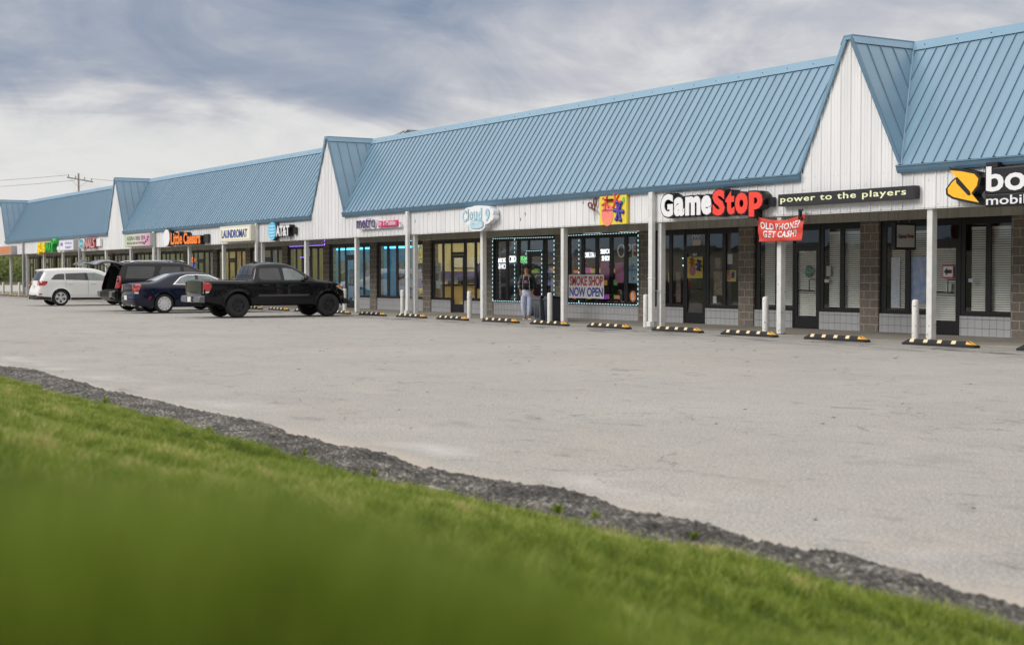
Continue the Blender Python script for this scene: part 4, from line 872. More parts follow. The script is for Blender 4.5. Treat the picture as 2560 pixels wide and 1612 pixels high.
# tailgate: curved shell swung up above the opening
prof = [(.44, 1.86), (.26, 1.935), (.0, 1.99), (-.25, 2.0), (-.48, 1.945), (-.62, 1.86), (-.80, 1.90), (-1.0, 1.93), (-1.06, 1.90)]
pr2 = chaikin(prof, 2); mb = MB(); k = len(pr2); vs = []
for j in range(9):
    s_ = -1 + j / 4; xx = s_ * .84; dz = -.07 * s_ * s_
    vs += [(xx, a, b_ + dz) for a, b_ in pr2]
mb.add(vs, [(j * k + i, (j + 1) * k + i, (j + 1) * k + i + 1, j * k + i + 1) for j in range(8) for i in range(k - 1)])
g_ = mb.build('tailgate', mat('tailgate_shell', (.05, .055, .07), .2, coat=1), t, smooth=True, org=(0, 0, 0)); sm = g_.modifiers.new('thick', 'SOLIDIFY'); sm.thickness = .06; sm.offset = -1
mb = MB(); mb.tube((.74, .42, 1.5), (.72, .02, 1.90), .014); mb.tube((-.74, .42, 1.5), (-.72, .02, 1.90), .014); mb.build('gas_strut', M['dgrey'], t, org=(0, 0, 0))
mb = MB(); mb.box(-.25, -1.02, 1.94, .25, -.80, 1.97); mb.build('plate_recess', M['grey'], g_, org=(0, 0, 0))
c.strip((3.12, 1.80), (3.88, 1.32), -.88, .88, .008, 'windscreen', M['carglass'], t)
for yy in (1.12, 4.07):
    for s_ in (-1, 1): wheel(t, s_ * .84, yy, .40, .27, .265, 6, M['chrome'], s_, sw=.2)
mb = MB(); mb.box(-.3, .30, .841, .0, .62, 1.02); mb.box(.15, .25, .841, .5, .6, .98); o = mb.build('shopping_bag', mat('red_bag', (.35, .03, .02), .7), None, org=(-56.62, 16.28, .004)); o.data.transform(Matrix.Translation((56.62, -16.28, -.004))) if False else None
bpy.data.objects.remove(o)
# ---- white SUV
t = thing('white_suv', (-68.20, 16.22, .004), 'white family SUV with silver alloy wheels parked at the far left of the cars', 'car')
def Ww(y, z):
    w_ = .92
    if z > 1.12: w_ -= (z - 1.12) * .38
    if z < .5: w_ -= (.5 - z) * .12
    if y > 4.1: w_ -= (y - 4.1) ** 2 * .36
    if y < .5: w_ -= (.5 - y) ** 2 * .5
    for yc in (1.05, 3.94):
        d = math.hypot(y - yc, z - .37)
        if .42 < d < .56: w_ += .03 * (1 - (d - .42) / .14)
    return w_
up_ = [(.14, .28), (.04, .36), (.0, .58), (.06, .75), (.12, .90), (.14, 1.10), (.26, 1.34), (.40, 1.55), (.26, 1.60), (.30, 1.625), (.7, 1.665), (1.5, 1.70), (2.4, 1.70), (2.9, 1.63), (3.45, 1.33), (3.85, 1.13), (4.1, 1.09), (4.6, .98), (4.82, .80), (4.88, .55), (4.82, .28)]
c = Car(up_, [(1.05, .37, .425), (3.94, .37, .425)], .26, Ww, r=.09, it=2)
c.body('body', M['p_white'], t)
for rr in (True, False):
    c.side([(.60, 1.19), (1.22, 1.18), (1.24, 1.46), (.95, 1.45), (.80, 1.40)], .005, 'side_window', M['carglass'], t, right=rr)
    c.side([(1.27, 1.18), (2.16, 1.16), (2.14, 1.50), (1.28, 1.47)], .005, 'side_window', M['carglass'], t, right=rr)
    c.side([(2.32, 1.155), (3.20, 1.13), (3.36, 1.16), (2.95, 1.40), (2.65, 1.50), (2.26, 1.50)], .005, 'side_window', M['carglass2'], t, right=rr)
    c.side([(2.16, 1.16), (2.32, 1.155), (2.26, 1.50), (2.14, 1.50)], .004, 'window_pillar', M['black'], t, right=rr)
    for yy, z0 in ((1.27, .85), (2.28, .42), (3.42, .42)): c.side([(yy, z0), (yy + .010, z0), (yy + .012, 1.13), (yy + .002, 1.13)], .003, 'door_gap', mat('gap_grey', (.12, .12, .12), .9), t, right=rr)
    for yy in (1.38, 2.42): c.side(bez(yy, 1.00, yy + .2, 1.03, .012), .03, 'door_handle', M['p_white'], t, right=rr)
    c.side([(.08, .92), (.34, .93), (.46, 1.06), (.44, 1.12), (.20, 1.13), (.10, 1.08)], .012, 'tail_lamp', M['tail'], t, right=rr)
    c.side([(.02, .29), (.62, .27), (.64, .40), (.30, .42), (.03, .46)], .010, 'lower_cladding', M['black'], t, right=rr)
    c.side([(1.50, .27), (3.50, .27), (3.50, .37), (1.50, .37)], .012, 'lower_cladding', M['black'], t, right=rr)
    c.side([(.08, .50), (.20, .50), (.22, .56), (.10, .57)], .012, 'rear_reflector', M['tail'], t, right=rr)
    c.side([(1.5, .50), (3.45, .48), (3.45, .52), (1.5, .54)], .012, 'door_moulding', M['p_white'], t, right=rr)
    s_ = 1 if rr else -1; mb = MB(); mb.box(min(s_ * .88, s_ * 1.08), 3.1, 1.12, max(s_ * .88, s_ * 1.08), 3.2, 1.26); mb.build('wing_mirror', M['p_white'], t, bevel=.03, org=(0, 0, 0))
c.strip((.17, 1.16), (.37, 1.50), -.86, .86, .008, 'rear_window', M['carglass'], t); c.strip((3.0, 1.58), (3.78, 1.17), -.88, .88, .008, 'windscreen', M['carglass'], t)
c.strip((.02, .48), (.10, .30), -.98, .98, .012, 'lower_bumper', M['black'], t); c.strip((.10, .92), (.13, 1.12), .62, .97, .012, 'tail_lamp', M['tail'], t); c.strip((.10, .92), (.13, 1.12), -.97, -.62, .012, 'tail_lamp', M['tail'], t)
plate(t, -.0, .045, .86, wd=.3)
mb = MB(); mb.tube((-.1, .14, 1.20), (.25, .20, 1.23), .012); mb.build('rear_wiper', M['black'], t, org=(0, 0, 0))
for yy in (1.05, 3.94):
    for s_ in (-1, 1): wheel(t, s_ * .80, yy, .365, .235, .245, 5, M['alloy'], s_, sw=.2, split=True)
# ------------------------------------------------------------------ signs on the fascia
def pm(name, col, rough=.45, es=0., var=0.): return mat(name, col, rough, emit=col if es else None, es=es, var=var)
def poly_y(mb, pts, y, depth):           # pts (x,z); face at y towards the lot, going back by depth
    return mb.prism(pts, y, y + depth, 'y')
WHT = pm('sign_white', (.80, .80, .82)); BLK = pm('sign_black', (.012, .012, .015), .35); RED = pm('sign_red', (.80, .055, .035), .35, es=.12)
FZ = FY - .028
# big white and red channel letters
t = thing('shop_sign', (-27.9, FZ, 2.9), 'big condensed channel letters, white then red, on deep black returns', 'sign')
kw = dict(off=.035, space=.92)
def chan(parent, body, x0, x1, z0, z1, face, m, ret, back=FZ, grow=.035, **k):
    a = MB(); letters(a, body, x0 - grow, x1 + grow, z0 - grow, z1 + grow, face + .012, back - face - .012, **k); a.build('letter_return', ret, parent)
    a = MB(); letters(a, body, x0, x1, z0, z1, face, .02, **k); return a.build('lettering', m, parent)
yf = 22.80
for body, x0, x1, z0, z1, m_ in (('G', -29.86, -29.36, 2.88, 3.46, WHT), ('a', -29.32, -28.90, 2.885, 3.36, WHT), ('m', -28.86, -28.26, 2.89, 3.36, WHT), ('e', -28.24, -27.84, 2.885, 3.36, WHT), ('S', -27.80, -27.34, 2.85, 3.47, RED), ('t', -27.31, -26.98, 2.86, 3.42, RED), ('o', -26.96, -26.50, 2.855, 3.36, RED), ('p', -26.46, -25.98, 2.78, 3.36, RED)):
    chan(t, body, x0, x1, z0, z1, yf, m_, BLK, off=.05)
MB().box(-25.94, 22.93, 3.0, -25.82, FZ, 3.22).build('power_box', BLK, t)
# slogan sign
t = thing('slogan_sign', (-23.5, FZ, 3.0), 'long narrow black box sign with pale yellow slogan under the nearest gable', 'sign')
MB().box(-25.56, 22.90, 2.985, -21.42, FZ, 3.262).build('sign_box', pm('box_black', (.022, .021, .026), .4), t, bevel=.008)
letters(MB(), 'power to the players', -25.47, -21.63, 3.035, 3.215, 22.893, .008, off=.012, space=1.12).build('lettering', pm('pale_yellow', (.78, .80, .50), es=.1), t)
# mobile phone shop sign at the right edge
t = thing('shop_sign', (-19, FZ, 2.8), 'black sign with yellow arrow shaped emblem and white letters at the right edge', 'sign')
em = [(-20.44, 3.565), (-20.10, 3.52), (-19.74, 3.44), (-19.62, 3.32), (-19.66, 3.16), (-19.82, 2.99), (-19.60, 2.77), (-19.95, 2.84), (-20.34, 2.93), (-20.50, 3.02), (-20.51, 3.14), (-20.38, 3.28), (-20.26, 3.36), (-20.33, 3.46)]
em = [(x * 1.0, z) for x, z in em]
poly_y(MB(), em, 22.83, FZ - 22.83).build('emblem_backing', BLK, t)
ccx, ccz = -20.05, 3.17; ins = [(ccx + (x - ccx) * .86, ccz + (z - ccz) * .84) for x, z in em]
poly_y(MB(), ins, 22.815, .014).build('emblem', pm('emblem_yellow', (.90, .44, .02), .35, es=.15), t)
poly_y(MB(), [(-20.24, 3.34), (-20.20, 3.36), (-19.88, 3.06), (-19.86, 2.99), (-19.92, 2.98), (-20.22, 3.24)], 22.808, .006).build('emblem_slash', BLK, t)
MB().box(-19.56, 22.86, 2.98, -17.25, FZ, 3.50).build('letter_backing', BLK, t, bevel=.03); MB().box(-19.55, 22.865, 2.74, -18.1, FZ, 2.985).build('letter_backing', BLK, t, bevel=.02)
MB().box(-19.53, 22.86, 3.495, -19.25, FZ, 3.60).build('letter_backing', BLK, t)
a = MB(); letters(a, 'boost', -19.51, -17.35, 3.03, 3.52, 22.845, .012, off=.022, space=1.0); a.build('lettering', WHT, t)
a = MB(); letters(a, 'mobile', -19.51, -18.35, 2.775, 2.95, 22.85, .012, off=.008); a.build('lettering', WHT, t)
# red cloth banner
t = thing('banner', (-25.56, 22.95, 2.2), 'sagging red cloth banner with white capitals clamped below the fascia', 'banner')
def bx(u, v):   # u,v in 0..1
    x = -26.33 + 1.55 * u + .03 * (v - .5) * (u - .5); sag = .085 * math.sin(math.pi * u) * v; y = 22.97 + .018 * math.sin(u * 17 + v * 4) * (.5 + .5 * v) + .012 * math.sin(v * 11 + u * 5)
    return (x + (.02 - .05 * (1 - v)) * (2 * u - 1), y, 2.19 + .57 * v - sag + (.04 * (abs(2 * u - 1)) ** 3) * v)
mb = MB(); nu, nv = 60, 22; mb.add([bx(i / nu, j / nv) for i in range(nu + 1) for j in range(nv + 1)], [(i * (nv + 1) + j, (i + 1) * (nv + 1) + j, (i + 1) * (nv + 1) + j + 1, i * (nv + 1) + j + 1) for i in range(nu) for j in range(nv)])
o = mb.build('cloth', mat('banner_red', (.62, .055, .035), .6), t, smooth=True, fix=False); sm = o.modifiers.new('s', 'SOLIDIFY'); sm.thickness = .003; sm.offset = 1
for body, u0, u1, v0, v1 in (('OLD PHONE?', .07, .93, .54, .84), ('GET CASH!', .13, .86, .18, .48)):
    v, f = text_data(body, off=.022, shear=.1, space=1.08); mb = MB()
    mb.add([(lambda q: (q[0], q[1] - .010 + .004 * c_, q[2]))(bx(u0 + a * (u1 - u0), v0 + b_ * (v1 - v0))) for a, b_, c_ in v], f); mb.build('lettering', WHT, t)
mb = MB(); mb.box(-26.32, 22.93, 2.70, -26.28, 23.02, 2.85); mb.build('clamp', M['black'], t)
mb = MB(); mb.box(-24.90, 22.92, 2.66, -24.86, 23.0, 2.90); mb.box(-24.90, 22.92, 2.86, -24.78, 22.96, 2.90); mb.box(-24.90, 22.92, 2.68, -24.78, 22.96, 2.72); mb.build('clamp', M['black'], t)
# hair studio board with toy jacks, scissors
t = thing('jacks_sign', (-32.2, FZ, 2.8), 'square yellow board painted with pink ball and red and blue toy jacks', 'sign')
MB().box(-32.86, 23.0, 2.775, -31.62, FZ, 3.545).build('board', pm('board_yellow', (.80, .62, .05), .5), t)
def jack(mb, cx, cz, s, rot, y, sx=1.):
    for i in range(3):
        a = rot + i * math.pi / 3
        for q in (-1, 1):
            mb.tube((cx, y, cz), (cx + q * s * math.cos(a) * sx, y, cz + q * s * math.sin(a)), s * .20, s * .15, n=7); mb.lathe([(0, -s * .25), (s * .19, -s * .15), (s * .25, 0), (s * .19, s * .15), (0, s * .25)], (cx + q * s * math.cos(a) * sx, y, cz + q * s * math.sin(a)), 9, axis='z')
    return mb
def jackset(t, x0, z0, k, y):
    X_ = lambda u: x0 + u * 1.24 * k; Z_ = lambda v: z0 + v * .77 * k
    a = MB(); pts = blob(X_(.30), Z_(.34), .27 * k, .30 * k, 28); a.prism(pts, y - .006, y, 'y'); a.build('pink_ball', mat('pink', (.80, .12, .22), .4, var=.5, vs=4 / k, var2=(.85, .33, .10)), t)
    a = MB(); jack(a, X_(.25), Z_(.77), .17 * k, .3, y - .002); a.build('red_jack', pm('jack_red', (.75, .10, .03)), t); jack(MB(), X_(.62), Z_(.80), .19 * k, .9, y - .002).build('red_jack', pm('jack_red', (.75, .10, .03)), t)
    a = MB(); jack(a, X_(.74), Z_(.45), .26 * k, .95, y - .012, .7); a.build('blue_jack', pm('jack_blue', (.07, .05, .35)), t)
    a = MB(); a.prism(blob(X_(.90), Z_(.82), .05 * k, .09 * k, 12), y - .004, y, 'y'); a.build('green_jack', pm('jack_green', (.10, .5, .12)), t)
jackset(t, -32.86, 2.775, 1., 22.995)
letters(MB(), 'NEWJACKXSTUDIO', -32.74, -31.80, 3.115, 3.185, 22.985, .004).build('lettering', BLK, t)
MB().box(-32.5, 22.9, 3.42, -32.2, 23.0, 3.46).build('lamp_arm', BLK, t)
t = thing('scissors_sign', (-33.2, FZ, 2.9), 'oversized open scissors with dark red handles beside the yellow board', 'sign')
mb = MB()
for cx, cz, rx_, rz_, ro in ((-33.36, 3.33, .10, .07, -.5), (-33.13, 3.42, .06, .11, .1)):
    p = [(cx + rx_ * math.cos(a) * math.cos(ro) - rz_ * math.sin(a) * math.sin(ro), 23.03, cz + rx_ * math.cos(a) * math.sin(ro) + rz_ * math.sin(a) * math.cos(ro)) for a in [i * math.pi / 8 for i in range(17)]]; mb.path(p, .022, 7)
mb.path([(-33.29, 23.03, 3.27), (-33.19, 23.03, 3.20), (-33.14, 23.03, 3.18)], .022, 7); mb.path([(-33.12, 23.03, 3.31), (-33.16, 23.03, 3.2)], .022, 7); mb.build('handles', mat('handle_red', (.16, .03, .02), .5), t)
mb = MB(); mb.prism([(-33.19, 3.2), (-33.14, 3.2), (-33.155, 2.86)], 23.02, 23.03, 'y'); mb.prism([(-33.17, 3.21), (-33.13, 3.24), (-32.90, 3.02)], 23.04, 23.05, 'y'); mb.build('blades', M['grey'], t)
# cloud sign
t = thing('cloud_sign', (-39.3, FZ, 2.8), 'puffy white cloud shaped sign with pale blue lettering', 'sign')
CB = pm('cloud_white', (.80, .82, .84)); LB = pm('pale_blue', (.42, .66, .76)); LN = pm('outline_black', (.02, .05, .07))
def cloud(cx, cz, rx_, rz_, k, amp, n=120, ph=0.):
    out = []
    for i in range(n):
        a = 2 * math.pi * i / n; q = 1 - amp + amp * abs(math.sin(a * k / 2 + ph)) ** .7; out.append((cx + rx_ * q * math.copysign(abs(math.cos(a)) ** .8, math.cos(a)), cz + rz_ * q * math.copysign(abs(math.sin(a)) ** .75, math.sin(a))))
    return out
poly_y(MB(), cloud(-39.28, 3.25, 1.0, .31, 10, .07), 22.86, FZ - 22.86).build('cloud_body', CB, t); poly_y(MB(), cloud(-39.30, 3.0, .52, .24, 8, .05), 22.857, FZ - 22.86).build('cloud_body', CB, t)
for body, x0, x1, z0, z1 in (('C', -40.20, -39.93, 3.08, 3.42), ('l', -39.87, -39.82, 3.12, 3.46), ('o', -39.76, -39.55, 3.13, 3.36), ('u', -39.49, -39.29, 3.13, 3.36), ('d', -39.22, -38.99, 3.13, 3.46), ('9', -38.79, -38.53, 3.06, 3.42)):
    a = MB(); letters(a, body, x0 - .012, x1 + .012, z0 - .012, z1 + .012, 22.852, .008, off=.03); a.build('letter_outline', LN, t); a = MB(); letters(a, body, x0, x1, z0, z1, 22.846, .006, off=.02); a.build('lettering', LB, t)
poly_y(MB(), cloud(-39.30, 2.97, .43, .145, 11, .12), 22.844, .01).build('small_cloud_outline', LN, t); poly_y(MB(), cloud(-39.30, 2.97, .415, .135, 11, .12), 22.838, .007).build('small_cloud', LB, t)
a = MB(); letters(a, 'SMOKE', -39.60, -39.20, 2.985, 3.06, 22.832, .006, off=.01); letters(a, 'SHOP', -39.34, -38.98, 2.88, 2.955, 22.832, .006, off=.01); a.build('lettering', WHT, t)
# purple phone shop sign
t = thing('shop_sign', (-46.5, FZ, 3.0), 'small purple and magenta lettering on white raceway, left of a downpipe', 'sign')
PUR = pm('purple', (.075, .03, .16)); MAG = pm('magenta', (.62, .02, .16))
MB().box(-47.9, 22.98, 3.04, -44.75, FZ, 3.16).build('raceway', WHT, t)
chan(t, 'metro', -48.05, -46.52, 3.08, 3.42, 22.90, PUR, WHT, off=.0, grow=.01)
MB().box(-46.35, 22.93, 3.07, -44.85, 22.98, 3.30).build('sign_panel', MAG, t, bevel=.02)
letters(MB(), 'by T-Mobile', -46.28, -44.98, 3.08, 3.30, 22.915, .012, off=.012).build('lettering', pm('pinkish_white', (.8, .62, .66)), t)
# phone shop with globe
t = thing('shop_sign', (-55.3, FZ, 2.9), 'light blue striped globe emblem beside white channel letters on black', 'sign')
poly_y(MB(), blob(-55.97, 3.19, .43, .385, 30), 22.90, FZ - 22.90).build('globe_backing', M['dgrey'], t)
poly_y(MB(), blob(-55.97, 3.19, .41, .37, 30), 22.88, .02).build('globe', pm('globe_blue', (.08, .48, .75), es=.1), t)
mb = MB()
for i, zc in enumerate((3.40, 3.27, 3.14, 3.01, 2.90)):
    hw = .36 * math.sqrt(max(.1, 1 - ((zc - 3.19) / .40) ** 2)); th_ = .06 if i < 4 else .035
    top = [(-55.97 + hw * math.cos(a) * .95, zc - .07 * math.sin(a) + .02) for a in [math.pi * j / 12 for j in range(13)]]; bot = [(x, z + th_ * (.35 + .65 * math.sin(math.pi * j / 12))) for j, (x, z) in enumerate(top)]
    mb.prism(top + bot[::-1], 22.872, 22.879, 'y')
mb.build('globe_stripes', pm('pale_cyan', (.50, .78, .90)), t)
chan(t, 'AT&T', -55.46, -54.10, 2.96, 3.39, 22.84, WHT, BLK, off=.035, grow=.02)
MB().box(-54.05, 22.98, 3.02, -53.8, FZ, 3.3).build('power_box', BLK, t)
# laundromat lightbox
t = thing('laundromat_sign', (-59.8, FZ, 2.85), 'cream lightbox sign with blue capitals reading LAUNDROMAT', 'sign')
MB().box(-61.65, 22.75, 2.84, -57.98, FZ, 3.52).build('sign_box', pm('box_ivory', (.68, .66, .56)), t, bevel=.015)
MB().box(-61.5, 22.742, 2.93, -58.12, 22.752, 3.43).build('sign_face', pm('face_cream', (.80, .76, .58), es=.12), t)
letters(MB(), 'LAUNDROMAT', -61.38, -58.35, 3.0, 3.36, 22.73, .01, off=.028).build('lettering', pm('blue_ink', (.03, .07, .32)), t)
# pizza sign
t = thing('pizza_sign', (-67, FZ, 2.9), 'orange channel letters on black with a white roundel at their left', 'sign')
poly_y(MB(), blob(-69.2, 3.22, .52, .44, 26), 22.86, FZ - 22.86).build('roundel_backing', BLK, t); poly_y(MB(), blob(-69.25, 3.21, .47, .40, 26), 22.845, .014).build('roundel', WHT, t)
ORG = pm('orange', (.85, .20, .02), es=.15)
MB().box(-68.65, 22.93, 2.84, -64.5, FZ, 3.2).build('letter_backing', BLK, t)
chan(t, 'Little', -68.6, -66.95, 2.86, 3.42, 22.84, ORG, BLK, off=.025, grow=.04); chan(t, 'Caesars', -66.75, -64.45, 2.84, 3.38, 22.84, ORG, BLK, off=.03, grow=.04)
MB().box(-64.3, 22.95, 2.86, -63.75, FZ, 3.26).build('power_box', BLK, t)
# spa sign
t = thing('spa_sign', (-73.7, FZ, 2.9), 'green to pink lightbox sign with thin grey lettering left of the orange letters', 'sign')
MB().box(-75.75, 22.78, 2.86, -71.6, FZ, 3.50).build('sign_box', pm('grey_box', (.45, .46, .42)), t, bevel=.015)
m = pm('gradient_face', (.6, .6, .5)); T_ = m.node_tree; g_ = T_.nodes.new('ShaderNodeTexCoord'); s_ = T_.nodes.new('ShaderNodeSeparateXYZ'); r_ = T_.nodes.new('ShaderNodeValToRGB'); T_.links.new(g_.outputs['Generated'], s_.inputs[0]); T_.links.new(s_.outputs[0], r_.inputs[0])
r_.color_ramp.elements[0].color = (.48, .60, .35, 1); r_.color_ramp.elements[1].color = (.70, .25, .50, 1); e_ = r_.color_ramp.elements.new(.5); e_.color = (.70, .66, .60, 1); T_.links.new(r_.outputs[0], T_.nodes['Principled BSDF'].inputs[0])
MB().box(-75.65, 22.772, 2.9, -71.7, 22.782, 3.46).build('sign_face', m, t)
a = MB(); letters(a, 'ASIAN BBB SPA', -75.4, -72.3, 3.17, 3.40, 22.765, .007, off=.01); a.build('lettering', pm('grey_ink', (.08, .09, .08)), t); letters(MB(), 'MASSAGE AND BODYWORK', -75.4, -72.6, 2.97, 3.10, 22.765, .007).build('lettering', pm('grey_ink', (.08, .09, .08)), t)
mb = MB(); [mb.prism(blob(x, z, .13, .06, 10, .6), 22.765, 22.772, 'y') for x, z in ((-72.5, 3.0), (-72.25, 3.08), (-72.0, 3.17), (-71.9, 3.3))]; mb.build('black_stones', BLK, t)
# nails sign
t = thing('nails_sign', (-83.4, FZ, 2.9), 'teal disc and pink outlined capitals reading NAILS', 'sign')
poly_y(MB(), blob(-84.55, 3.2, .55, .29, 26), 22.88, .12).build('disc_backing', WHT, t); poly_y(MB(), blob(-84.55, 3.2, .48, .26, 26), 22.872, .01).build('teal_disc', pm('teal', (.04, .32, .42)), t)
letters(MB(), 'im', -84.85, -84.25, 3.10, 3.31, 22.862, .01).build('lettering', WHT, t)
chan(t, 'NAILS', -83.9, -81.85, 2.93, 3.43, 22.86, pm('pale_pink', (.75, .42, .40)), pm('deep_pink', (.4, .10, .10)), off=.0, grow=.03)
MB().box(-81.7, 22.95, 3.0, -81.0, FZ, 3.42).build('power_box', WHT, t)
# therapy sign
t = thing('therapy_sign', (-87.5, FZ, 2.9), 'white lightbox with violet words PHYSICAL THERAPY between green letters and teal disc', 'sign')
MB().box(-89.1, 22.78, 2.84, -85.85, FZ, 3.46).build('sign_box', pm('box_grey', (.5, .5, .5)), t, bevel=.015); MB().box(-89.0, 22.772, 2.89, -85.95, 22.782, 3.41).build('sign_face', pm('face_white', (.78, .78, .84)), t)
VIO = pm('violet_ink', (.10, .08, .45)); a = MB(); letters(a, 'PHYSICAL', -87.7, -86.15, 3.20, 3.34, 22.765, .007); a.build('lettering', VIO, t); letters(MB(), 'THERAPY', -87.7, -86.25, 2.95, 3.10, 22.765, .007).build('lettering', VIO, t); letters(MB(), 'UPR', -88.8, -88.15, 3.12, 3.32, 22.765, .007, off=.03).build('lettering', VIO, t)
# sandwich shop
t = thing('shop_sign', (-92.4, FZ, 2.8), 'yellow then green block letters with arrow ends far along the fascia', 'sign')
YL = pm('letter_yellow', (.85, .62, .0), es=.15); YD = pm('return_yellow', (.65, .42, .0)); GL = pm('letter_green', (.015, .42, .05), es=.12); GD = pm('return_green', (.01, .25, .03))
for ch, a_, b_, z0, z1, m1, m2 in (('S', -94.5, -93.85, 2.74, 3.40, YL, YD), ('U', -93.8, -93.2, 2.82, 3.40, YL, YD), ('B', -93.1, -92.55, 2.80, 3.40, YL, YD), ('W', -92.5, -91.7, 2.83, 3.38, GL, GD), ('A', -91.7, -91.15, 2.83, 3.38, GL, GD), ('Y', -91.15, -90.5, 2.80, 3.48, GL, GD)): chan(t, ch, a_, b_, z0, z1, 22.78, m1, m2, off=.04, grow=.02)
mb = MB(); mb.prism([(-90.75, 3.42), (-90.62, 3.62), (-90.3, 3.48), (-90.42, 3.3)], 22.78, FZ, 'y'); mb.build('arrow_end', GL, t)
mb = MB(); mb.prism([(-94.5, 2.86), (-94.3, 2.68), (-94.1, 2.80)], 22.78, FZ, 'y'); mb.build('arrow_end', YL, t); MB().box(-90.1, 22.9, 2.92, -89.6, FZ, 3.1).build('power_box', WHT, t)
# far left lightbox
t = thing('shop_sign', (-103.8, FZ, 2.8), 'red and tan picture lightbox cut by the left edge', 'sign')
MB().box(-106.3, 22.72, 2.76, -101.3, FZ, 3.36).build('sign_box', pm('box_taupe', (.40, .40, .37)), t, bevel=.015)
m = mat('food_print', (.50, .10, .03), .5, var=.6, vs=3.2, var2=(.45, .28, .12)); MB().box(-106.2, 22.712, 2.82, -101.45, 22.722, 3.32).build('sign_face', m, t)
# blade sign below the soffit
t = thing('hanging_sign', (-23.7, 25.1, 2.2), 'small square white sign in black frame hung on chains under the canopy', 'sign')
MB().box(-23.76, 24.68, 1.98, -23.64, 25.36, 2.60).build('frame', M['black'], t, bevel=.01); MB().box(-23.638, 24.74, 2.04, -23.632, 25.30, 2.54).build('sign_face', pm('pearl', (.50, .50, .47)), t)
v, f = text_data('Game', off=.03); mb = MB(); mb.add([(-23.625 - c_ * .004 + .004, 24.77 + a * .26, 2.24 + b_ * .10) for a, b_, c_ in v], f); mb.build('lettering', M['dgrey'], t)
v, f = text_data('Stop', off=.03); mb = MB(); mb.add([(-23.625 - c_ * .004 + .004, 25.05 + a * .22, 2.235 + b_ * .11) for a, b_, c_ in v], f); mb.build('lettering', pm('dark_red', (.25, .01, .01)), t)
mb = MB(); mb.tube((-23.7, 24.85, 2.6), (-23.7, 24.85, 3.3), .008); mb.tube((-23.7, 25.2, 2.6), (-23.7, 25.2, 3.3), .008); mb.build('chain', M['grey'], t)
# ------------------------------------------------------------------ things on and behind the windows
def poster(name, x0, x1, z0, z1, y, m, label, cat='poster', extra=()):
    o = MB().box(x0, y, z0, x1, y + .004, z1).build(name, m, None, org=((x0 + x1) / 2, y, z0)); tag(o, label, cat)
    for nm, body, a, b_, c_, d, mm, off in extra:
        letters(MB(), body, a, b_, c_, d, y - .004, .003, off=off).build(nm, mm, o, org=root_loc(o))
    return o
NV = pm('navy_ink', (.03, .05, .28)); CR = pm('crimson_ink', (.42, .02, .02))
poster('window_banner', -38.85, -36.90, .68, 1.42, 25.99, pm('banner_white', (.72, .72, .74), .6), 'white banner reading SMOKE SHOP NOW OPEN across the lower window', 'banner',
       [('lettering', 'SMOKE SHOP', -38.80, -36.95, 1.07, 1.37, CR, .03), ('lettering', 'NOW OPEN', -38.80, -36.95, .73, 1.02, NV, .03)])
def neon(x0, x1, z0, z1, body, label, col=(.9, .95, 1), es=1.3, y=26.40, off=.012):
    o = letters(MB(), body, x0, x1, z0, z1, y, .02, off=off).build('neon_sign', mat('neon', col, .4, emit=col, es=es), None, org=((x0 + x1) / 2, y, z0)); return tag(o, label, 'neon sign')
neon(-37.68, -36.98, 2.07, 2.22, 'SMOKE', 'glowing white word SMOKE in the wide window'); neon(-37.61, -37.16, 1.85, 2.01, 'SHOP', 'glowing white word SHOP in the wide window')
neon(-38.56, -37.91, 1.96, 2.13, 'DELTA 8', 'glowing white DELTA lettering behind the second pane'); neon(-44.01, -43.31, 1.84, 2.0, 'SMOKE', 'glowing white word SMOKE left of the smoke shop door'); neon(-43.96, -43.25, 1.62, 1.80, 'SHOP', 'glowing white word SHOP left of the smoke shop door')
neon(-43.21, -42.74, 1.84, 2.07, 'CBD', 'glowing white CBD letters left of the person'); neon(-42.62, -42.05, 1.82, 2.05, 'OPEN', 'glowing green word above the head of the person', (.2, .8, .28), .9)
o = neon(-36.86, -35.46, 1.94, 2.36, 'OPEN', 'large pale unlit letters OPEN at the right of the wide window', (.45, .45, .40), .15, 26.46, -.01)
VIOM = mat('purple_poster', (.22, .10, .34), .5, var=.5, vs=11, var2=(.75, .20, .22))
poster('poster', -37.50, -37.04, 1.25, 1.82, 26.33, VIOM, 'purple flame patterned poster in the middle pane of the wide window'); poster('poster', -36.71, -36.27, 1.17, 1.78, 26.33, VIOM, 'purple flame patterned poster in the fourth pane of the wide window')
poster('poster', -38.60, -38.25, .58, .66, 26.33, VIOM, 'purple slip of poster below the white smoke shop banner'); poster('poster', -40.98, -40.62, .55, 1.35, 26.29, mat('magenta_poster', (.35, .05, .25), .5, var=.6, vs=6), 'magenta and purple poster on the smoke shop door')
poster('poster', -40.35, -40.08, .85, 1.30, 26.33, mat('pale_poster', (.55, .5, .5), .5, var=.4, vs=9), 'pale picture notice in the pane above the grey bins')
poster('red_panel', -36.14, -35.64, 1.96, 2.36, 26.50, mat('orange_red_print', (.50, .12, .06), .6, var=.4, vs=5), 'orange red board behind the pale window letters', 'sign')
BM = mat('blue_card', (.28, .52, .72), .45, var=.25, vs=7); bw_ = .33
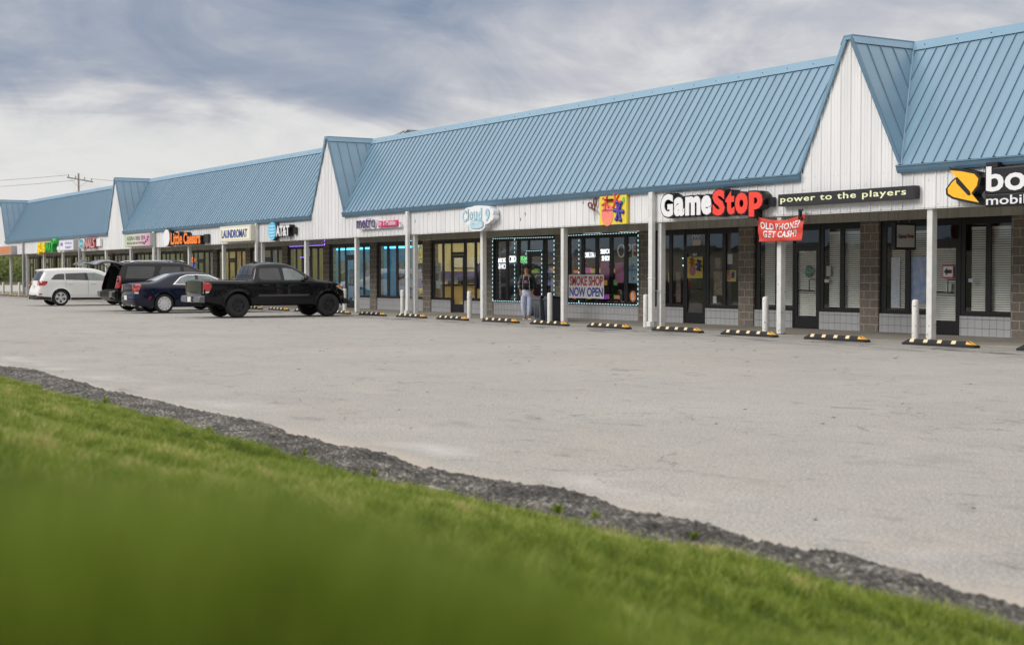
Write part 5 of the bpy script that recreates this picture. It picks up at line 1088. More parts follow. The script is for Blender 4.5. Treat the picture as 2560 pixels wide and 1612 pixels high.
for i in range(2):
    for j in range(2):
        o = poster('product_card', -36.16 + j * .345, -36.16 + j * .345 + .335, 1.16 + i * .40, 1.16 + i * .40 + .385, 26.32, BM, 'pale blue product card, %s %s of the four in the wide window' % (('lower', 'upper')[i], ('left', 'right')[j]), 'poster')
        x = -36.16 + j * .345; z = 1.16 + i * .4; MB().box(x + .06, 26.312, z + .06, x + .13, 26.318, z + .24).build('device_picture', WHT, o, org=root_loc(o)); MB().box(x + .075, 26.306, z + .08, x + .115, 26.311, z + .2).build('device_picture', BLK, o, org=root_loc(o)); MB().box(x + .19, 26.312, z + .06, x + .26, 26.318, z + .30).build('device_picture', pm('pale', (.6, .6, .55)), o, org=root_loc(o))
o = poly_y(MB(), blob(-35.72, .765, .165, .165, 26), 26.232, .004).build('coin_sticker', pm('coin_orange', (.75, .24, .03)), None, org=(-35.72, 26.232, .6)); tag(o, 'round orange sticker with a white B coin symbol', 'sticker')
letters(MB(), 'B', -35.80, -35.64, .67, .86, 26.226, .004, off=.02, shear=-.1).build('coin_symbol', WHT, o, org=root_loc(o)); mb = MB(); mb.box(-35.76, 26.226, .64, -35.745, 26.23, .67); mb.box(-35.72, 26.226, .64, -35.705, 26.23, .67); mb.box(-35.74, 26.226, .86, -35.725, 26.23, .89); mb.build('coin_symbol', WHT, o, org=root_loc(o))
# hair shop
letters(MB(), 'HAIR', -32.88, -32.46, 2.44, 2.62, 26.238, .003, off=-.005).build('x', WHT, None, org=(-32.66, 26.24, 2.44)); o = bpy.context.scene.objects['x']; o.name = 'window_lettering'; tag(o, 'white word HAIR on the glass above a door', 'lettering')
poster('paper_notice', -32.86, -32.50, 2.245, 2.41, 26.242, pm('buff', (.50, .46, .38)), 'blank buff paper above the hair shop door', 'notice')
for x0, x1, z0, z1, y, lb in ((-33.09, -32.36, 1.32, 1.92, 26.228, 'yellow jacks poster filling the hair shop door glass'), (-31.44, -31.02, 1.23, 1.54, 26.33, 'small yellow jacks poster right of the hair shop door'), (-34.05, -33.95, 1.2, 1.5, 26.33, 'sliver of yellow poster left of the hair shop, by the post')):
    o = poster('poster', x0, x1, z0, z1, y, pm('poster_yellow', (.50, .42, .06)), lb)
    if x1 - x0 > .2:
        k = (x1 - x0) / 1.24
        old = len(bpy.data.objects); a = MB(); X_ = lambda u: x0 + u * (x1 - x0); Z_ = lambda v: z0 + v * (z1 - z0)
        MB().prism(blob(X_(.33), Z_(.36), .2 * (x1 - x0), .26 * (z1 - z0), 18), y - .004, y - .001, 'y').build('pink_ball', pm('dull_pink', (.40, .10, .13)), o, org=root_loc(o))
        jack(MB(), X_(.3), Z_(.78), .14 * (x1 - x0), .3, y - .02).build('red_jack', pm('dull_red', (.42, .06, .04)), o, org=root_loc(o)); jack(MB(), X_(.75), Z_(.6), .2 * (x1 - x0), .9, y - .03, .7).build('blue_jack', pm('dull_blue', (.07, .06, .25)), o, org=root_loc(o))
PHOTO = mat('portrait_print', (.20, .14, .11), .5, var=.8, vs=7, var2=(.03, .025, .02))
poster('photo_print', -33.72, -33.50, .62, 1.5, 26.36, PHOTO, 'tall narrow picture strip in the left pane of the hair shop'); poster('photo_print', -32.0, -31.62, .85, 1.5, 26.36, PHOTO, 'dark portrait pictures right of the hair shop door'); poster('photo_print', -31.95, -31.72, 1.6, 1.88, 26.36, PHOTO, 'small dark picture above the portraits')
poster('paper_notice', -31.38, -31.17, 1.71, 1.99, 26.33, pm('paper_white', (.55, .55, .53)), 'white paper notice high in the right pane of the hair shop', 'notice'); poster('paper_notice', -32.0, -31.85, .62, .82, 26.33, pm('paper_w2', (.55, .56, .55)), 'small white notice low beside the hair shop door', 'notice')
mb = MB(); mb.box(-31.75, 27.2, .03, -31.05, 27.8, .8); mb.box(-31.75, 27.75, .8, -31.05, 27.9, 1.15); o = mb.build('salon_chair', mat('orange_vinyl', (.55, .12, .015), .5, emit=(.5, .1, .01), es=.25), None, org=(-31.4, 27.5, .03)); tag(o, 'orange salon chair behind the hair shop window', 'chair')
t = thing('pendant_lamp', (-33.55, 27, 2.2), 'warm glowing pendant lamp in the hair shop', 'lamp'); mb = MB(); mb.lathe([(.02, .25), (.05, .2), (.10, .03), (.13, 0)], (-33.55, 27, 2.2), 16, axis='z'); mb.tube((-33.55, 27, 2.45), (-33.55, 27, 2.95), .006); mb.build('lamp_shade', pm('shade', (.25, .16, .06)), t); mb = MB(); mb.lathe([(0, .0), (.09, .0), (.07, .07), (0, .09)], (-33.55, 27, 2.2), 12, axis='z'); mb.build('bulb', mat('bulb', (1, .8, .4), .5, emit=(1, .75, .35), es=9), t)
neon(-33.8, -33.45, 1.88, 1.93, 'e cuts. l', 'tiny glowing words in the hair shop pane, upper line', (.6, .9, 1), 1.5, 26.6, 0); neon(-33.78, -33.45, 1.66, 1.71, "Fade's. l", 'tiny glowing words in the hair shop pane, lower line', (.6, .9, 1), 1.5, 26.6, 0)
# address numbers, door notices
for x0, x1, z0, lb in ((-28.24, -27.98, 1.99, 'black 1730 numerals on the left game shop door'), (-23.61, -23.36, 2.0, 'black 1730 numerals on the right game shop door'), (-32.85, -32.65, 1.96, 'house number on the hair shop door')):
    o = MB().box(x0, 26.229, z0, x1, 26.233, z0 + .085).build('number_plate', pm('plate_white', (.6, .6, .58)), None, org=(x0, 26.23, z0)); tag(o, lb, 'number'); letters(MB(), '1730' if 'hair' not in lb else '1732', x0 + .02, x1 - .02, z0 + .012, z0 + .072, 26.225, .003, off=.01).build('lettering', BLK, o, org=root_loc(o))
o = MB().box(-23.63, 26.224, 1.34, -23.30, 26.230, 1.64).build('arrow_sign', pm('arrow_red', (.60, .05, .04)), None, org=(-23.46, 26.22, 1.34)); tag(o, 'red bordered white square with black left arrow on a door', 'sign')
MB().box(-23.605, 26.218, 1.37, -23.325, 26.223, 1.61).build('sign_face', WHT, o, org=root_loc(o)); MB().prism([(-23.58, 1.49), (-23.48, 1.58), (-23.48, 1.53), (-23.35, 1.53), (-23.35, 1.45), (-23.48, 1.45), (-23.48, 1.40)], 26.212, 26.216, 'y').build('arrow', BLK, o, org=root_loc(o))
poster('paper_notice', -23.54, -23.36, 1.03, 1.23, 26.222, pm('pale_green', (.50, .55, .50)), 'pale opening hours notice under the arrow sign', 'notice'); poster('paper_notice', -27.50, -27.33, 1.38, 1.64, 26.33, pm('hours', (.48, .46, .46)), 'white hours notice right of the left game shop door', 'notice')
poster('sticker', -27.52, -27.36, 1.22, 1.30, 26.24, pm('stk', (.55, .55, .6)), 'oval white sticker on the frame right of the left door', 'sticker'); poster('sticker', -22.82, -22.68, 1.25, 1.33, 26.17, pm('stk2', (.5, .5, .6)), 'pale sticker on the frame right of the right door', 'sticker')
o = MB().prism(blob(-28.1, 1.50, .13, .15, 20), 26.232, 26.234, 'y').build('door_decal', pm('dull_green', (.05, .20, .14)), None, org=(-28.1, 26.23, 1.35)); tag(o, 'green round decal with pale ZELDA lettering on the door', 'sticker'); letters(MB(), 'ZELDA', -28.31, -27.90, 1.46, 1.57, 26.226, .003).build('lettering', pm('grn_white', (.35, .48, .40)), o, org=root_loc(o))
# blinds in the game shop, one to a window
blm = mat('blind_slat', (.78, .78, .74), .5, var=.1)
def blind(x0, x1, z0, z1, label, cat='blind', y=26.33):
    mb = MB(); z = z0
    while z < z1: mb.add([(x0, y, z), (x1, y, z), (x1, y + .014, z + .038), (x0, y + .014, z + .038)], [(0, 1, 2, 3)]); z += .052
    mb.box(x0, y - .01, z1, x1, y + .04, z1 + .04); o = mb.build('window_blind', blm, None, org=((x0 + x1) / 2, y, z0), fix=False); return tag(o, label, cat)
for k, (a, b_) in ((1, bays[1]), (0, bays[0]), (-1, bays[-1])):
    nm = {1: 'left door of the game shop', 0: 'door with the arrow sign', -1: 'shop at the right edge'}[k]
    blind(a + .28, a + 1.46, .62, 2.42, 'lowered pale slatted blind left of the %s' % nm); blind(a + 1.6, a + 2.40, .36, 2.0, 'pale slatted blind on the %s' % nm if k >= 0 else 'pale slatted blind on the door at the right edge', y=26.30); blind(a + 2.72, a + 3.92, .60, 2.46, 'lowered pale slatted blind right of the %s' % nm)
BWP = mat('blue_white_print', (.10, .22, .60), .5, var=.6, vs=6, var2=(.62, .66, .74))
poster('poster', -25.30, -25.02, .62, 1.83, 26.30, mat('white_print', (.66, .70, .82), .5, var=.25, vs=12), 'tall narrow white and blue poster behind the glass under the hanging sign')
poster('poster', -24.73, -24.19, .76, 1.84, 26.30, BWP, 'wide blue and white poster left of the post by the arrow sign door')
# phone shops
GRP = mat('phone_poster', (.10, .38, .52), .5, var=.7, vs=5, var2=(.45, .25, .12))
for x0, x1, z0, z1, lb in ((-56.85, -56.30, 1.12, 1.94, 'white and dark phone poster in the pane left of the blue shop door'), (-51.42, -50.85, .98, 1.89, 'white and dark phone poster left of the tall double post')):
    o = poster('poster', x0, x1, z0, z1, 26.34, mat('ph1', (.12, .10, .09), .5, var=.8, vs=9), lb); MB().prism([(x0, z0 + .40), ((x0 + x1) / 2, z0 + .33), (x1, z0 + .40), (x1, z1), (x0, z1)], 26.332, 26.338, 'y').build('white_panel', pm('pw', (.55, .62, .66)), o, org=root_loc(o)); MB().prism(blob((x0 + x1) / 2, z0 + .52, .07, .07, 12), 26.326, 26.330, 'y').build('blue_mark', pm('bm', (.05, .3, .6)), o, org=root_loc(o))
o = poster('poster', -54.40, -53.84, 1.02, 1.93, 26.34, GRP, 'multicoloured blue phone poster right of the blue shop door'); MB().box(-54.40, 26.332, 1.58, -53.84, 26.338, 1.93).build('white_panel', pm('pw2', (.55, .62, .66)), o, org=root_loc(o))
poster('door_lettering', -55.75, -55.35, .95, 1.65, 26.24, GRP, 'white opening hours text block on the blue shop door', 'notice')
o = poster('poster', -49.75, -49.27, .90, 1.86, 26.34, pm('purple_poster', (.09, .05, .20)), 'tall purple poster with orange 25 beside the double post', 'poster', [('lettering', '25', -49.70, -49.34, 1.24, 1.46, pm('orange_ink', (.75, .25, .03)), .03), ('lettering', 'UNLIMITED', -49.70, -49.34, 1.62, 1.72, WHT, .0)])
o = poster('poster', -48.46, -47.90, .90, 1.87, 26.34, pm('pale_poster2', (.60, .59, .56)), 'white poster reading FREE with a phone picture', 'poster', [('lettering', 'FREE', -48.34, -48.02, 1.64, 1.73, PUR, .02), ('lettering', 'PHONE', -48.34, -48.02, 1.55, 1.61, PUR, .01)]); MB().box(-48.28, 26.332, 1.18, -48.06, 26.336, 1.48).build('phone_picture', mat('phone_pic', (.06, .04, .12), .4, var=.7, vs=9), o, org=root_loc(o))
poster('poster', -45.35, -44.55, .91, 1.84, 26.34, pm('pp3', (.08, .05, .17)), 'dark purple poster right of the phone shop door, by the post')
t = thing('shop_counter', (-49.5, 29.2, .03), 'pale wooden counter inside the yellow lit phone shop', 'counter'); MB().box(-49.9, 27.0, .03, -49.1, 31.6, 1.0).build('counter_body', pm('counter_wood', (.62, .48, .22)), t); MB().box(-49.95, 26.95, 1.0, -49.05, 31.65, 1.05).build('counter_top', pm('counter_dark', (.05, .04, .05)), t)
t = thing('wall_display', (-50.0, 29.2, 1.2), 'purple and white wall display behind the counter of the yellow lit shop', 'display'); MB().box(-50.08, 27.4, 1.25, -50.0, 31.0, 1.55).build('purple_panel', pm('purple_panel', (.10, .06, .22)), t); MB().box(-50.08, 28.0, 1.7, -50.02, 30.4, 2.1).build('white_panel', pm('wp', (.7, .68, .6)), t); MB().box(-49.9, 28.2, 1.08, -49.5, 28.9, 1.24).build('grey_box', M['dgrey'], t)
g1 = random.Random(8)
t = thing('phone_display', (-47, 28.6, 1.05), 'row of small dark phone displays on the pale counter', 'display')
for i in range(6): y = 27.3 + i * .6; MB().box(-49.2, y, 1.055, -49.16, y + .2, 1.24).build('handset', BLK, t)
for x, lb in ((-53.4, 'white display stand inside the blue lit shop, left of the double post'), (-57.0, 'white display stand behind the blue shop door')):
    t = thing('display_stand', (x, 27.6, .03), lb, 'stand'); MB().box(x - .2, 27.5, .03, x + .2, 27.7, 1.5).build('stand_panel', pm('st_w', (.6, .7, .75)), t); MB().box(x - .3, 27.4, .03, x + .3, 27.8, .1).build('stand_base', M['dgrey'], t)
# shelves of the smoke shop
t = thing('display_shelf', (-41.5, 28.5, .03), 'shelf of small colourful packets seen through the smoke shop door', 'shelf'); mb = MB()
for z in (.5, 1.0, 1.45, 1.8): mb.box(-44.0, 27.0, z, -43.6, 31.5, z + .03)
mb.build('shelf_boards', M['dgrey'], t); cols = [(.6, .1, .05), (.1, .4, .1), (.6, .5, .05), (.1, .15, .5), (.5, .1, .4), (.6, .3, .05)]
for j, cc in enumerate(cols):
    mb = MB()
    for i in range(14):
        x = g1.uniform(27.1, 31.3); z = g1.choice((.53, 1.03, 1.48)); mb.box(-43.7, x, z, -43.55, x + g1.uniform(.1, .3), z + g1.uniform(.06, .2))
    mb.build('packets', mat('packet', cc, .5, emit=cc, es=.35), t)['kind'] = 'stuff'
# lit strips around the windows
def ledstrip(pts, label, col, es, gap=.078, ln=.067, parent=None):
    t = thing('light_strip', pts[0][0], label, 'string lights'); mb = MB(); ba = MB()
    for a, b_ in pts:
        a, b_ = Vector(a), Vector(b_); L_ = (b_ - a).length; d = (b_ - a).normalized(); s_ = 0
        ba.bar(a + Vector((0, .006, 0)), b_ + Vector((0, .006, 0)), .022, .004, (0, -1, 0))
        while s_ + ln < L_: mb.bar(a + d * s_, a + d * (s_ + ln), .015, .010, (0, -1, 0)); s_ += ln + gap
    ba.build('tape', pm('tape', (.02, .10, .13)), t); mb.build('diodes', mat('led', col, .4, emit=col, es=es), t)['kind'] = 'stuff'
yl = 26.12
LC = (.62, .95, 1.)
ledstrip([((-43.80, yl, 2.67), (-39.90, yl, 2.64)), ((-43.82, yl, .52), (-43.82, yl, 2.66)), ((-43.80, yl, .51), (-41.75, yl, .51)), ((-42.35, yl, .55), (-42.35, yl, 2.66)), ((-41.62, yl, .2), (-41.62, yl, 2.2)), ((-41.6, yl, 2.21), (-40.66, yl, 2.21)), ((-40.64, yl, .6), (-40.64, yl, 2.2)), ((-39.9, yl, .6), (-39.9, yl, 2.62))], 'dashed white light strip outlining the smoke shop door and windows', LC, 1.15)
ledstrip([((-39.22, yl, 2.67), (-35.33, yl, 2.68)), ((-39.24, yl, .52), (-39.24, yl, 2.1)), ((-35.31, yl, .52), (-35.31, yl, 2.66)), ((-39.2, yl, .51), (-35.35, yl, .51)), ((-38.46, yl, 1.45), (-38.46, yl, 2.64)), ((-38.46, yl, .53), (-38.46, yl, .67))], 'dashed white light strip round the wide smoke shop window', LC, 1.15)
ledstrip([((-61.8, yl, 2.69), (-57.98, yl, 2.69)), ((-57.98, yl, 2.70), (-57.98, yl, 2.93)), ((-60.6, yl, 2.19), (-59.5, yl, 2.19))], 'purple light strip along the window top left of the blue shop', (.35, .16, 1.), 5., gap=.09, ln=.06)
o = MB().box(-70.9, 26.34, 1.75, -70.5, 26.36, 1.95).build('x', mat('open_neon', (1, .1, .05), .4, emit=(1, .08, .03), es=2.5), None, org=(-75.2, 26.34, 1.9)); bpy.data.objects.remove(o)
neon(-76.0, -75.3, 2.05, 2.35, 'O', 'small red and blue glowing sign in a far window', (1, .12, .04), 2.5, 26.4, .05)
neon(-76.0, -75.3, 1.72, 2.0, 'O', 'blue lower half of the far glowing window sign', (.05, .15, 1), 2.2, 26.4, .05)
# ------------------------------------------------------------------ bins, litter, pole, backdrop
def bin_(x, y, label, m):
    t = thing('waste_bin', (x, y, .03), label, 'bin', 'grey waste bins by the post'); s = MB(); zz = [(0, .165), (.68, .215)]
    s.add([(q * sx_, r_ * sy_, z) for z, q in zz for r_, (sx_, sy_) in [(q, p_) for p_ in ((-1, -1), (1, -1), (1, 1), (-1, 1))]], [(0, 1, 5, 4), (1, 2, 6, 5), (2, 3, 7, 6), (3, 0, 4, 7), (3, 2, 1, 0)])
    for i in range(3): s.box(-.09 + i * .09 - .01, -.212, .1, -.09 + i * .09 + .01, -.15, .52)
    s.build('bin_body', m, t, org=(0, 0, 0), bevel=.02)
    r_ = MB(); r_.box(-.23, -.23, .63, .23, .23, .68); r_.build('rim', m, t, org=(0, 0, 0), bevel=.015); l_ = MB(); l_.prism([(-.215, .68), (.215, .68), (.18, .73), (-.18, .745)], -.215, .215, 'x'); l_.build('bin_liner', mat('bin_bag', (.01, .01, .012), .3), t, org=(0, 0, 0)); return t
bin_(-36.98, 23.78, 'left grey bin in front of the smoke shop, half hidden by a bollard', mat('bin_grey', (.075, .085, .10), .55, var=.1)); bin_(-36.50, 23.86, 'darker right bin beside the white post', mat('bin_dark', (.045, .055, .07), .55))
wood = mat('weathered_wood', (.30, .27, .24), .9, var=.25, vs=3)
t = thing('utility_pole', (-148.6, 40, 0), 'wooden utility pole with crossarm rising behind the far roof', 'utility pole'); MB().tube((-148.6, 40, 0), (-148.6, 40, 11.6), .13, .09, n=10).build('pole', wood, t)
MB().bar((-148.4, 38.8, 11.1), (-148.8, 41.5, 10.75), .09, .11).build('crossarm', wood, t); MB().bar((-148.6, 39.2, 11.0), (-148.6, 40, 10.2), .03, .03).build('brace', M['grey'], t); MB().bar((-148.6, 41, 10.85), (-148.6, 40, 10.2), .03, .03).build('brace', M['grey'], t)
mb = MB(); [mb.tube((-148.6, y, z), (-148.6, y, z + .25), .06) for y, z in ((39.0, 11.2), (39.7, 11.1), (40.6, 11.0), (41.3, 10.9))]; mb.build('insulator', M['grey'], t)
def cable(p, q, sag, label):
    p, q = Vector(p), Vector(q); pts = [p.lerp(q, i / 14) - Vector((0, 0, sag * 4 * (i / 14) * (1 - i / 14))) for i in range(15)]; o = MB().path(pts, .017, 5).build('power_line', M['dgrey'], None, org=tuple(p)); tag(o, label, 'power line', 'power lines on the utility pole')
cable((-148.6, 39.0, 11.4), (-230, 10, 15.2), 1.2, 'upper power line running left from the utility pole'); cable((-148.6, 39.7, 10.9), (-230, 11, 14.2), 1.2, 'lower power line running left from the utility pole'); cable((-148.6, 41.3, 11.1), (-140, 75, 11.6), .9, 'power line running right from the pole behind the gable')
t = thing('roof_vent_house', (-59, 30.2, 4.3), 'grey sloped vent housing on the flat roof behind the ridge', 'roof unit'); mb = MB(); mb.prism([(-62.0, 4.3), (-56.4, 4.3), (-56.2, 7.46), (-56.9, 7.74), (-57.3, 7.62), (-62.0, 7.02)], 29.6, 31.0, 'y'); mb.build('housing', mat('vent_grey', (.075, .085, .09), .6, var=.15), t)
mb = MB(); mb.bar((-62.1, 29.58, 7.03), (-57.2, 29.58, 7.67), .06, .05); mb.build('metal_edge', M['grey'], t)
# across the lot behind the camera (seen in glass and paint)
t = thing('neighbouring_building', (-115, -42, 0), 'beige block building with blue metal roof across the lot, seen reflected in windows', 'building'); MB().box(-152, -60, -.02, -66, -40, 4.0).build('wall', mat('beige_wall', (.60, .53, .45), .8, var=.1, vs=.3), t); MB().prism([(-39.5, 3.9), (-39.4, 4.2), (-44, 6.6), (-60, 6.6), (-60, 3.9)], -153, -65, 'x').build('roof', M['roof'], t)
def tf(g_, n):
    x = -330 + 330 * g_.rand(n); h = (5 + 4.5 * (.5 + .5 * np.sin(x * .13 + 1)) * (.6 + .4 * np.sin(x * .41))) ; return np.stack([x, -78 + 8 * g_.rand(n), h * g_.rand(n) ** .7], 1)
V = leafcloud(14000, tf, .8, 3); tag(quads_obj(V, 'tree_line', scrubm, att=np.repeat(.15 + .5 * rs.rand(14000), 4)), 'line of leafy trees far across the lot, seen only in reflections', 'trees', kind='stuff')
# small finds on kerb and grass
def sprig(loc, s, seed, label):
    g_ = np.random.RandomState(seed); n = 26; a = g_.rand(n) * 6.28; el_ = .5 + g_.rand(n); L_ = s * (.5 + .6 * g_.rand(n)); d = np.stack([np.cos(a) * np.cos(el_), np.sin(a) * np.cos(el_), np.sin(el_)], 1); sd_ = np.stack([-np.sin(a), np.cos(a), 0 * a], 1) * s * .13
    b = d * (L_ * .25)[:, None]; m_ = d * (L_ * .65)[:, None]; tp = d * L_[:, None] - np.array([0, 0, 1]) * (L_ * .15)[:, None]
    V = np.stack([b * .2, m_ - sd_, tp, m_ + sd_], 1).reshape(-1, 3); o = quads_obj(V, 'weed', grassm, att=np.repeat(.3 + .45 * g_.rand(n), 4)); o.location = loc; tag(o, label, 'weed', 'leafy weeds on the kerb edge')
for i, (x, y, s) in enumerate([(-6.75, 4.42, .09), (-6.5, 4.48, .07), (-9.9, 4.30, .06), (-11.6, 4.24, .10), (-5.75, 4.6, .06), (-14.9, 4.24, .11), (-8.6, 4.27, .07)]): sprig((x, y + float(wav(x)), .09), s, i, 'broad leafed green weed sprouting at the grass edge of the rough kerb')
sprig((-39.9, 22.52, .02), .12, 99, 'small green weed beside a wheel stop under the cloud sign')
mb = MB()
for i in range(260):
    x = random.uniform(-60, -4); y = random.uniform(5.6, 22); s = random.uniform(.008, .03) * (1 + (y > 15)); h_ = random.uniform(.004, .012)
    if -x < y * .8 or -x > y * 5: continue
    a = random.uniform(0, 3.14); c_, s_ = math.cos(a) * s, math.sin(a) * s; mb.add([(x - c_, y - s_, .003), (x + s_, y - c_, .003), (x + c_, y + s_, .003), (x - s_, y + c_, .003), (x, y, .003 + h_)], [(0, 1, 4), (1, 2, 4), (2, 3, 4), (3, 0, 4)])
tag(mb.build('gravel', mat('loose_gravel', (.16, .14, .12), .9, var=.5, vs=20)), 'loose gravel and crumbs scattered over the pale asphalt', 'gravel', kind='stuff')
mb = MB(); mb.bar((-8.0, 4.30, .10), (-7.78, 4.29, .10), .03, .008); tag(mb.build('litter', pm('litter_blue', (.25, .28, .31)), None, org=(-8, 4.5, .1)), 'flat pale strip of litter lying at the grass edge', 'litter')
# ------------------------------------------------------------------ the person on the walkway
def skin(name, verts, edges, rad, m, parent, root=0, sub=2):
    me = bpy.data.meshes.new(name); me.from_pydata(verts, edges, []); me.materials.append(m); o = bpy.data.objects.new(name, me); sc.collection.objects.link(o); o.parent = parent
    md = o.modifiers.new('skin', 'SKIN'); md.use_smooth_shade = True; sb = o.modifiers.new('sub', 'SUBSURF'); sb.levels = sub; sb.render_levels = sub
    for i, r in enumerate(rad): me.skin_vertices[0].data[i].radius = r if isinstance(r, tuple) else (r, r); me.skin_vertices[0].data[i].use_root = (i == root)
    return o
t = thing('person', (-38.55, 24.22, .032), 'person in open black jacket and pale blue grey joggers standing outside the smoke shop', 'person')
t.rotation_euler = (0, 0, R(48))
SK = mat('skin_brown', (.36, .19, .12), .5); sk_v = [(0, 0, .93), (0, .01, 1.12), (0, .01, 1.30), (0, .01, 1.395), (0, -.005, 1.46), (0, -.01, 1.53), (0, .005, 1.60)]
sk_e = [(0, 1), (1, 2), (2, 3), (3, 4), (4, 5), (5, 6)]; sk_r = [(.13, .10), (.12, .09), (.13, .095), (.05, .05), (.055, .06), (.073, .085), (.06, .07)]
for sg in (-1, 1):
    b_ = len(sk_v); sk_v += [(sg * .155, .01, 1.335), (sg * .225, .04, 1.09), (sg * .205, -.03, .89), (sg * .185, -.06, .82)]; sk_r += [.04, .034, .024, (.034, .017)]
    sk_e += [(2, b_), (b_, b_ + 1), (b_ + 1, b_ + 2), (b_ + 2, b_ + 3)]
    for f_, (dx, dy, ln) in enumerate(((-.028, -.01, .062), (-.01, -.016, .074), (.009, -.016, .07), (.026, -.01, .055))):
        q = len(sk_v); sk_v += [(sg * (.185 + dx), -.06 + dy, .79), (sg * (.185 + dx), -.07 + dy, .79 - ln * .55), (sg * (.185 + dx) , -.055 + dy, .79 - ln)]; sk_r += [.009, .008, .007]; sk_e += [(b_ + 3, q), (q, q + 1), (q + 1, q + 2)]
    q = len(sk_v); sk_v += [(sg * .150, -.075, .83), (sg * .138, -.095, .80)]; sk_r += [.011, .009]; sk_e += [(b_ + 3, q), (q, q + 1)]
    b_ = len(sk_v); sk_v += [(sg * .085, 0, .86), (sg * .095, -.02, .47), (sg * .06, .01, .09), (sg * .06, -.08, .045)]; sk_r += [.085, .052, .035, .03]; sk_e += [(0, b_), (b_, b_ + 1), (b_ + 1, b_ + 2), (b_ + 2, b_ + 3)]
skin('body', sk_v, sk_e, sk_r, SK, t)
tv = [(0, 0, .97), (0, .01, .86)]; te = [(0, 1)]; tr_ = [(.158, .125), (.165, .135)]
for sg in (-1, 1):
    b_ = len(tv); tv += [(sg * .085, .0, .74), (sg * .105, -.02, .48), (sg * .088, -.005, .24), (sg * .06, .005, .13), (sg * .06, .01, .085)]; tr_ += [.115, .098, .082, .068, .045]; te += [(1, b_)] + [(b_ + i, b_ + i + 1) for i in range(4)]
skin('joggers', tv, te, tr_, mat('jogger_cloth', (.48, .53, .68), .85, var=.22, vs=9, bump=.8, bs=9), t)
jm = mat('jacket_cloth', (.010, .010, .012), .6)
jv = [(0, .02, .84), (0, .02, 1.10), (0, .02, 1.27), (0, .025, 1.36)]; je = [(0, 1), (1, 2), (2, 3)]; jr = [(.178, .128), (.165, .122), (.172, .125), (.115, .085)]
skin('jacket', jv, je, jr, jm, t)
cam_ = mat('camo_sleeve', (.012, .012, .012), .6); T_ = cam_.node_tree; n_ = T_.nodes.new('ShaderNodeTexNoise'); n_.inputs['Scale'].default_value = 17; n_.inputs['Detail'].default_value = 1; n_.inputs['Distortion'].default_value = 1.2; g_ = T_.nodes.new('ShaderNodeTexCoord'); r_ = T_.nodes.new('ShaderNodeValToRGB'); r_.color_ramp.interpolation = 'CONSTANT'
T_.links.new(g_.outputs['Object'], n_.inputs['Vector']); T_.links.new(n_.outputs[0], r_.inputs[0]); r_.color_ramp.elements[0].color = (.01, .01, .012, 1); r_.color_ramp.elements[1].position = .58; r_.color_ramp.elements[1].color = (.25, .24, .26, 1); T_.links.new(r_.outputs[0], T_.nodes['Principled BSDF'].inputs[0])
for sg, m_ in ((-1, cam_), (1, jm)): skin('sleeve', [(sg * .10, .02, 1.345), (sg * .165, .015, 1.32), (sg * .235, .045, 1.09), (sg * .212, -.02, .92)], [(0, 1), (1, 2), (2, 3)], [.075, .08, .075, .062], m_, t)
mb = MB(); pts = []
prof = [(-.085, -.118, .93), (-.09, -.125, 1.05), (-.085, -.128, 1.18), (-.06, -.118, 1.28), (-.035, -.09, 1.335)]
rows = [[(x * k_, y - .012 * (1 - k_ * k_), z) for k_ in (-1, -.6, -.2, .2, .6, 1)] for x, y, z in prof]; mb.add([q for r_ in rows for q in r_], [(i * 6 + j, i * 6 + j + 1, i * 6 + j + 7, i * 6 + j + 6) for i in range(4) for j in range(5)])
o = mb.build('top', mat('top_black', (.006, .006, .007), .8), t, smooth=True, org=(0, 0, 0)); sm = o.modifiers.new('s', 'SOLIDIFY'); sm.thickness = .02; sm.offset = 1
for sg in (-1, 1): MB().path([(sg * .10, -.13, .92), (sg * .105, -.138, 1.06), (sg * .10, -.138, 1.18), (sg * .075, -.128, 1.28), (sg * .06, -.08, 1.36), (sg * .05, .02, 1.40)], .013, 6).build('jacket_edge', mat('edge_grey', (.32, .33, .35), .8), t, smooth=True, org=(0, 0, 0))
mb = MB(); mb.prism([(-.065, 1.20), (-.055, 1.165), (-.02, 1.16), (.07, 1.215), (-.02, 1.185), (-.045, 1.185)], -.162, -.158, 'y'); v, f = text_data('NIKE AIR', off=.02); mb.add([(-.055 + a * .12, -.160 + c_ * .002, 1.125 + b_ * .022) for a, b_, c_ in v], f); mb.build('chest_print', mat('pink_print', (.75, .30, .48), .6), t, org=(0, 0, 0))
hm_ = mat('hair_dark', (.012, .009, .008), .8, bump=1, bs=60)
mb = MB(); mb.lathe([(0, -.065), (.05, -.055), (.084, -.01), (.088, .03), (.07, .075), (0, .10)], (0, .022, 1.575), 16, axis='z'); mb.lathe([(0, -.035), (.03, -.02), (.036, 0), (.03, .02), (0, .035)], (0, .01, 1.69), 12, axis='z'); mb.v = [(x, y if z > 1.6 else max(y, -.02 + (1.6 - z) * .5), z) for x, y, z in mb.v]; mb.build('hair', hm_, t, smooth=True, org=(0, 0, 0))
mb = MB()
for sg in (-1, 1): mb.path([(sg * .032 + .024 * math.cos(a), -.100 + abs(math.cos(a)) * .004, 1.553 + .018 * math.sin(a)) for a in [i * math.pi / 5 for i in range(11)]], .0035, 5); mb.tube((sg * .056, -.095, 1.556), (sg * .076, -.0, 1.556), .003)
mb.tube((-.01, -.102, 1.556), (.01, -.102, 1.556), .003); mb.build('glasses', mat('red_frames', (.12, .02, .02), .3), t, org=(0, 0, 0))
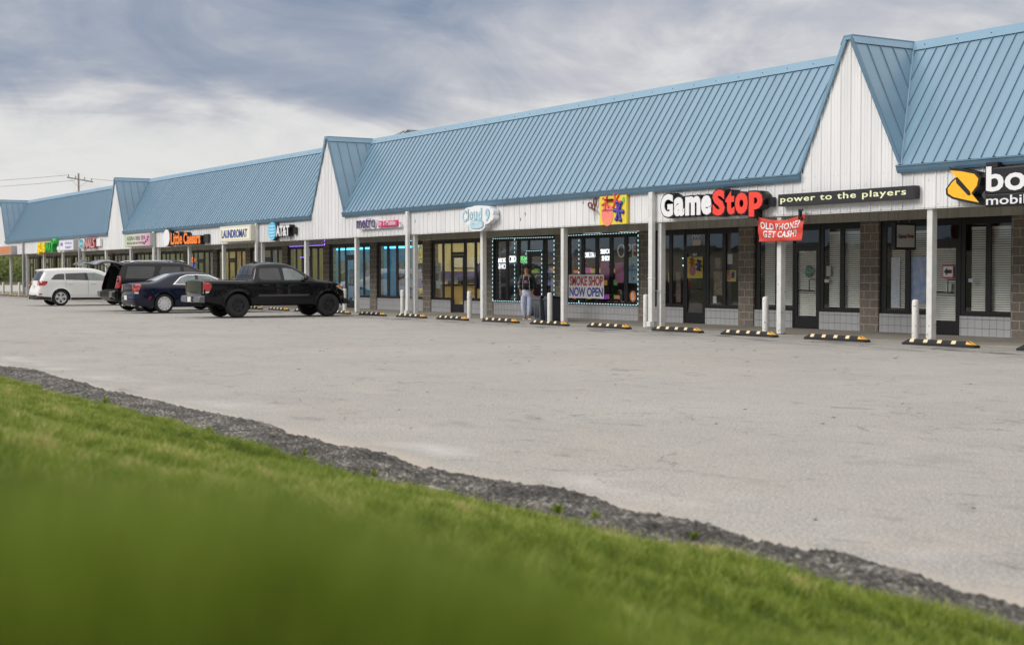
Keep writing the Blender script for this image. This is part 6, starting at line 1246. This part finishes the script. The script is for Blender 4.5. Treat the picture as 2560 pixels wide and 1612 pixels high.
for sg in (-1, 1): mb = MB(); mb.lathe([(0, -.005), (.006, 0), (0, .005)], (sg * .031, -.093, 1.552), 8, axis='z'); mb.build('eye', mat('eye_white', (.4, .38, .36), .2), t, smooth=True, org=(0, 0, 0))
mb = MB(); mb.add([(-.012, -.088, 1.525), (.012, -.088, 1.525), (0, -.108, 1.527), (0, -.09, 1.56)], [(0, 1, 2), (0, 2, 3), (1, 3, 2)]); mb.build('nose', SK, t, smooth=True, org=(0, 0, 0))
mb = MB(); mb.prism([(-.022, 1.498), (0, 1.505), (.022, 1.498), (0, 1.490)], -.096, -.085, 'y'); mb.build('lips', mat('lips', (.20, .06, .05), .5), t, org=(0, 0, 0))
for sg in (-1, 1): mb = MB(); mb.prism(blob(.0, 1.545, .014, .024, 10), sg * .076, sg * .084, 'x'); mb.build('ear', SK, t, org=(0, 0, 0))
for sg, rz, dx, dy in ((-1, 0., -.06, 0.), (1, .6, .06, -.0)):
    V = [(-.035, .06, .0), (.035, .06, .0), (.045, -.12, .0), (.02, -.185, .0), (-.02, -.185, 0), (-.045, -.12, 0)]; mb = MB(); c_, s_ = math.cos(rz), math.sin(rz)
    tf_ = lambda x, y, z: (dx + x * c_ - y * s_, dy + x * s_ + y * c_, z)
    up2 = [(-.03, .05, .085), (.03, .05, .085), (.036, -.09, .065), (.017, -.165, .045), (-.017, -.165, .045), (-.036, -.09, .065)]
    mb.add([tf_(x, y, .022) for x, y, z in V] + [tf_(*q) for q in up2], [(0, 1, 2, 3, 4, 5), (11, 10, 9, 8, 7, 6)] + [(i, (i + 1) % 6, 6 + (i + 1) % 6, 6 + i) for i in range(6)]); sh = mb.build('shoe', mat('shoe_red', (.32, .09, .07), .7), t, bevel=.012, org=(0, 0, 0))
    mb = MB(); mb.add([tf_(x * 1.06, y * 1.04, .0) for x, y, z in V] + [tf_(x * 1.06, y * 1.04, .024) for x, y, z in V], [(5, 4, 3, 2, 1, 0), (6, 7, 8, 9, 10, 11)] + [(i, (i + 1) % 6, 6 + (i + 1) % 6, 6 + i) for i in range(6)]); mb.build('sole', WHT, sh, org=(0, 0, 0))

for o in list(bpy.data.objects):     # prints sit right against the inside of the glass
    if o.parent is None and o.get('category') in ('poster', 'notice', 'sign') and 26.3 < o.location.y < 26.4: o.location.y -= .05
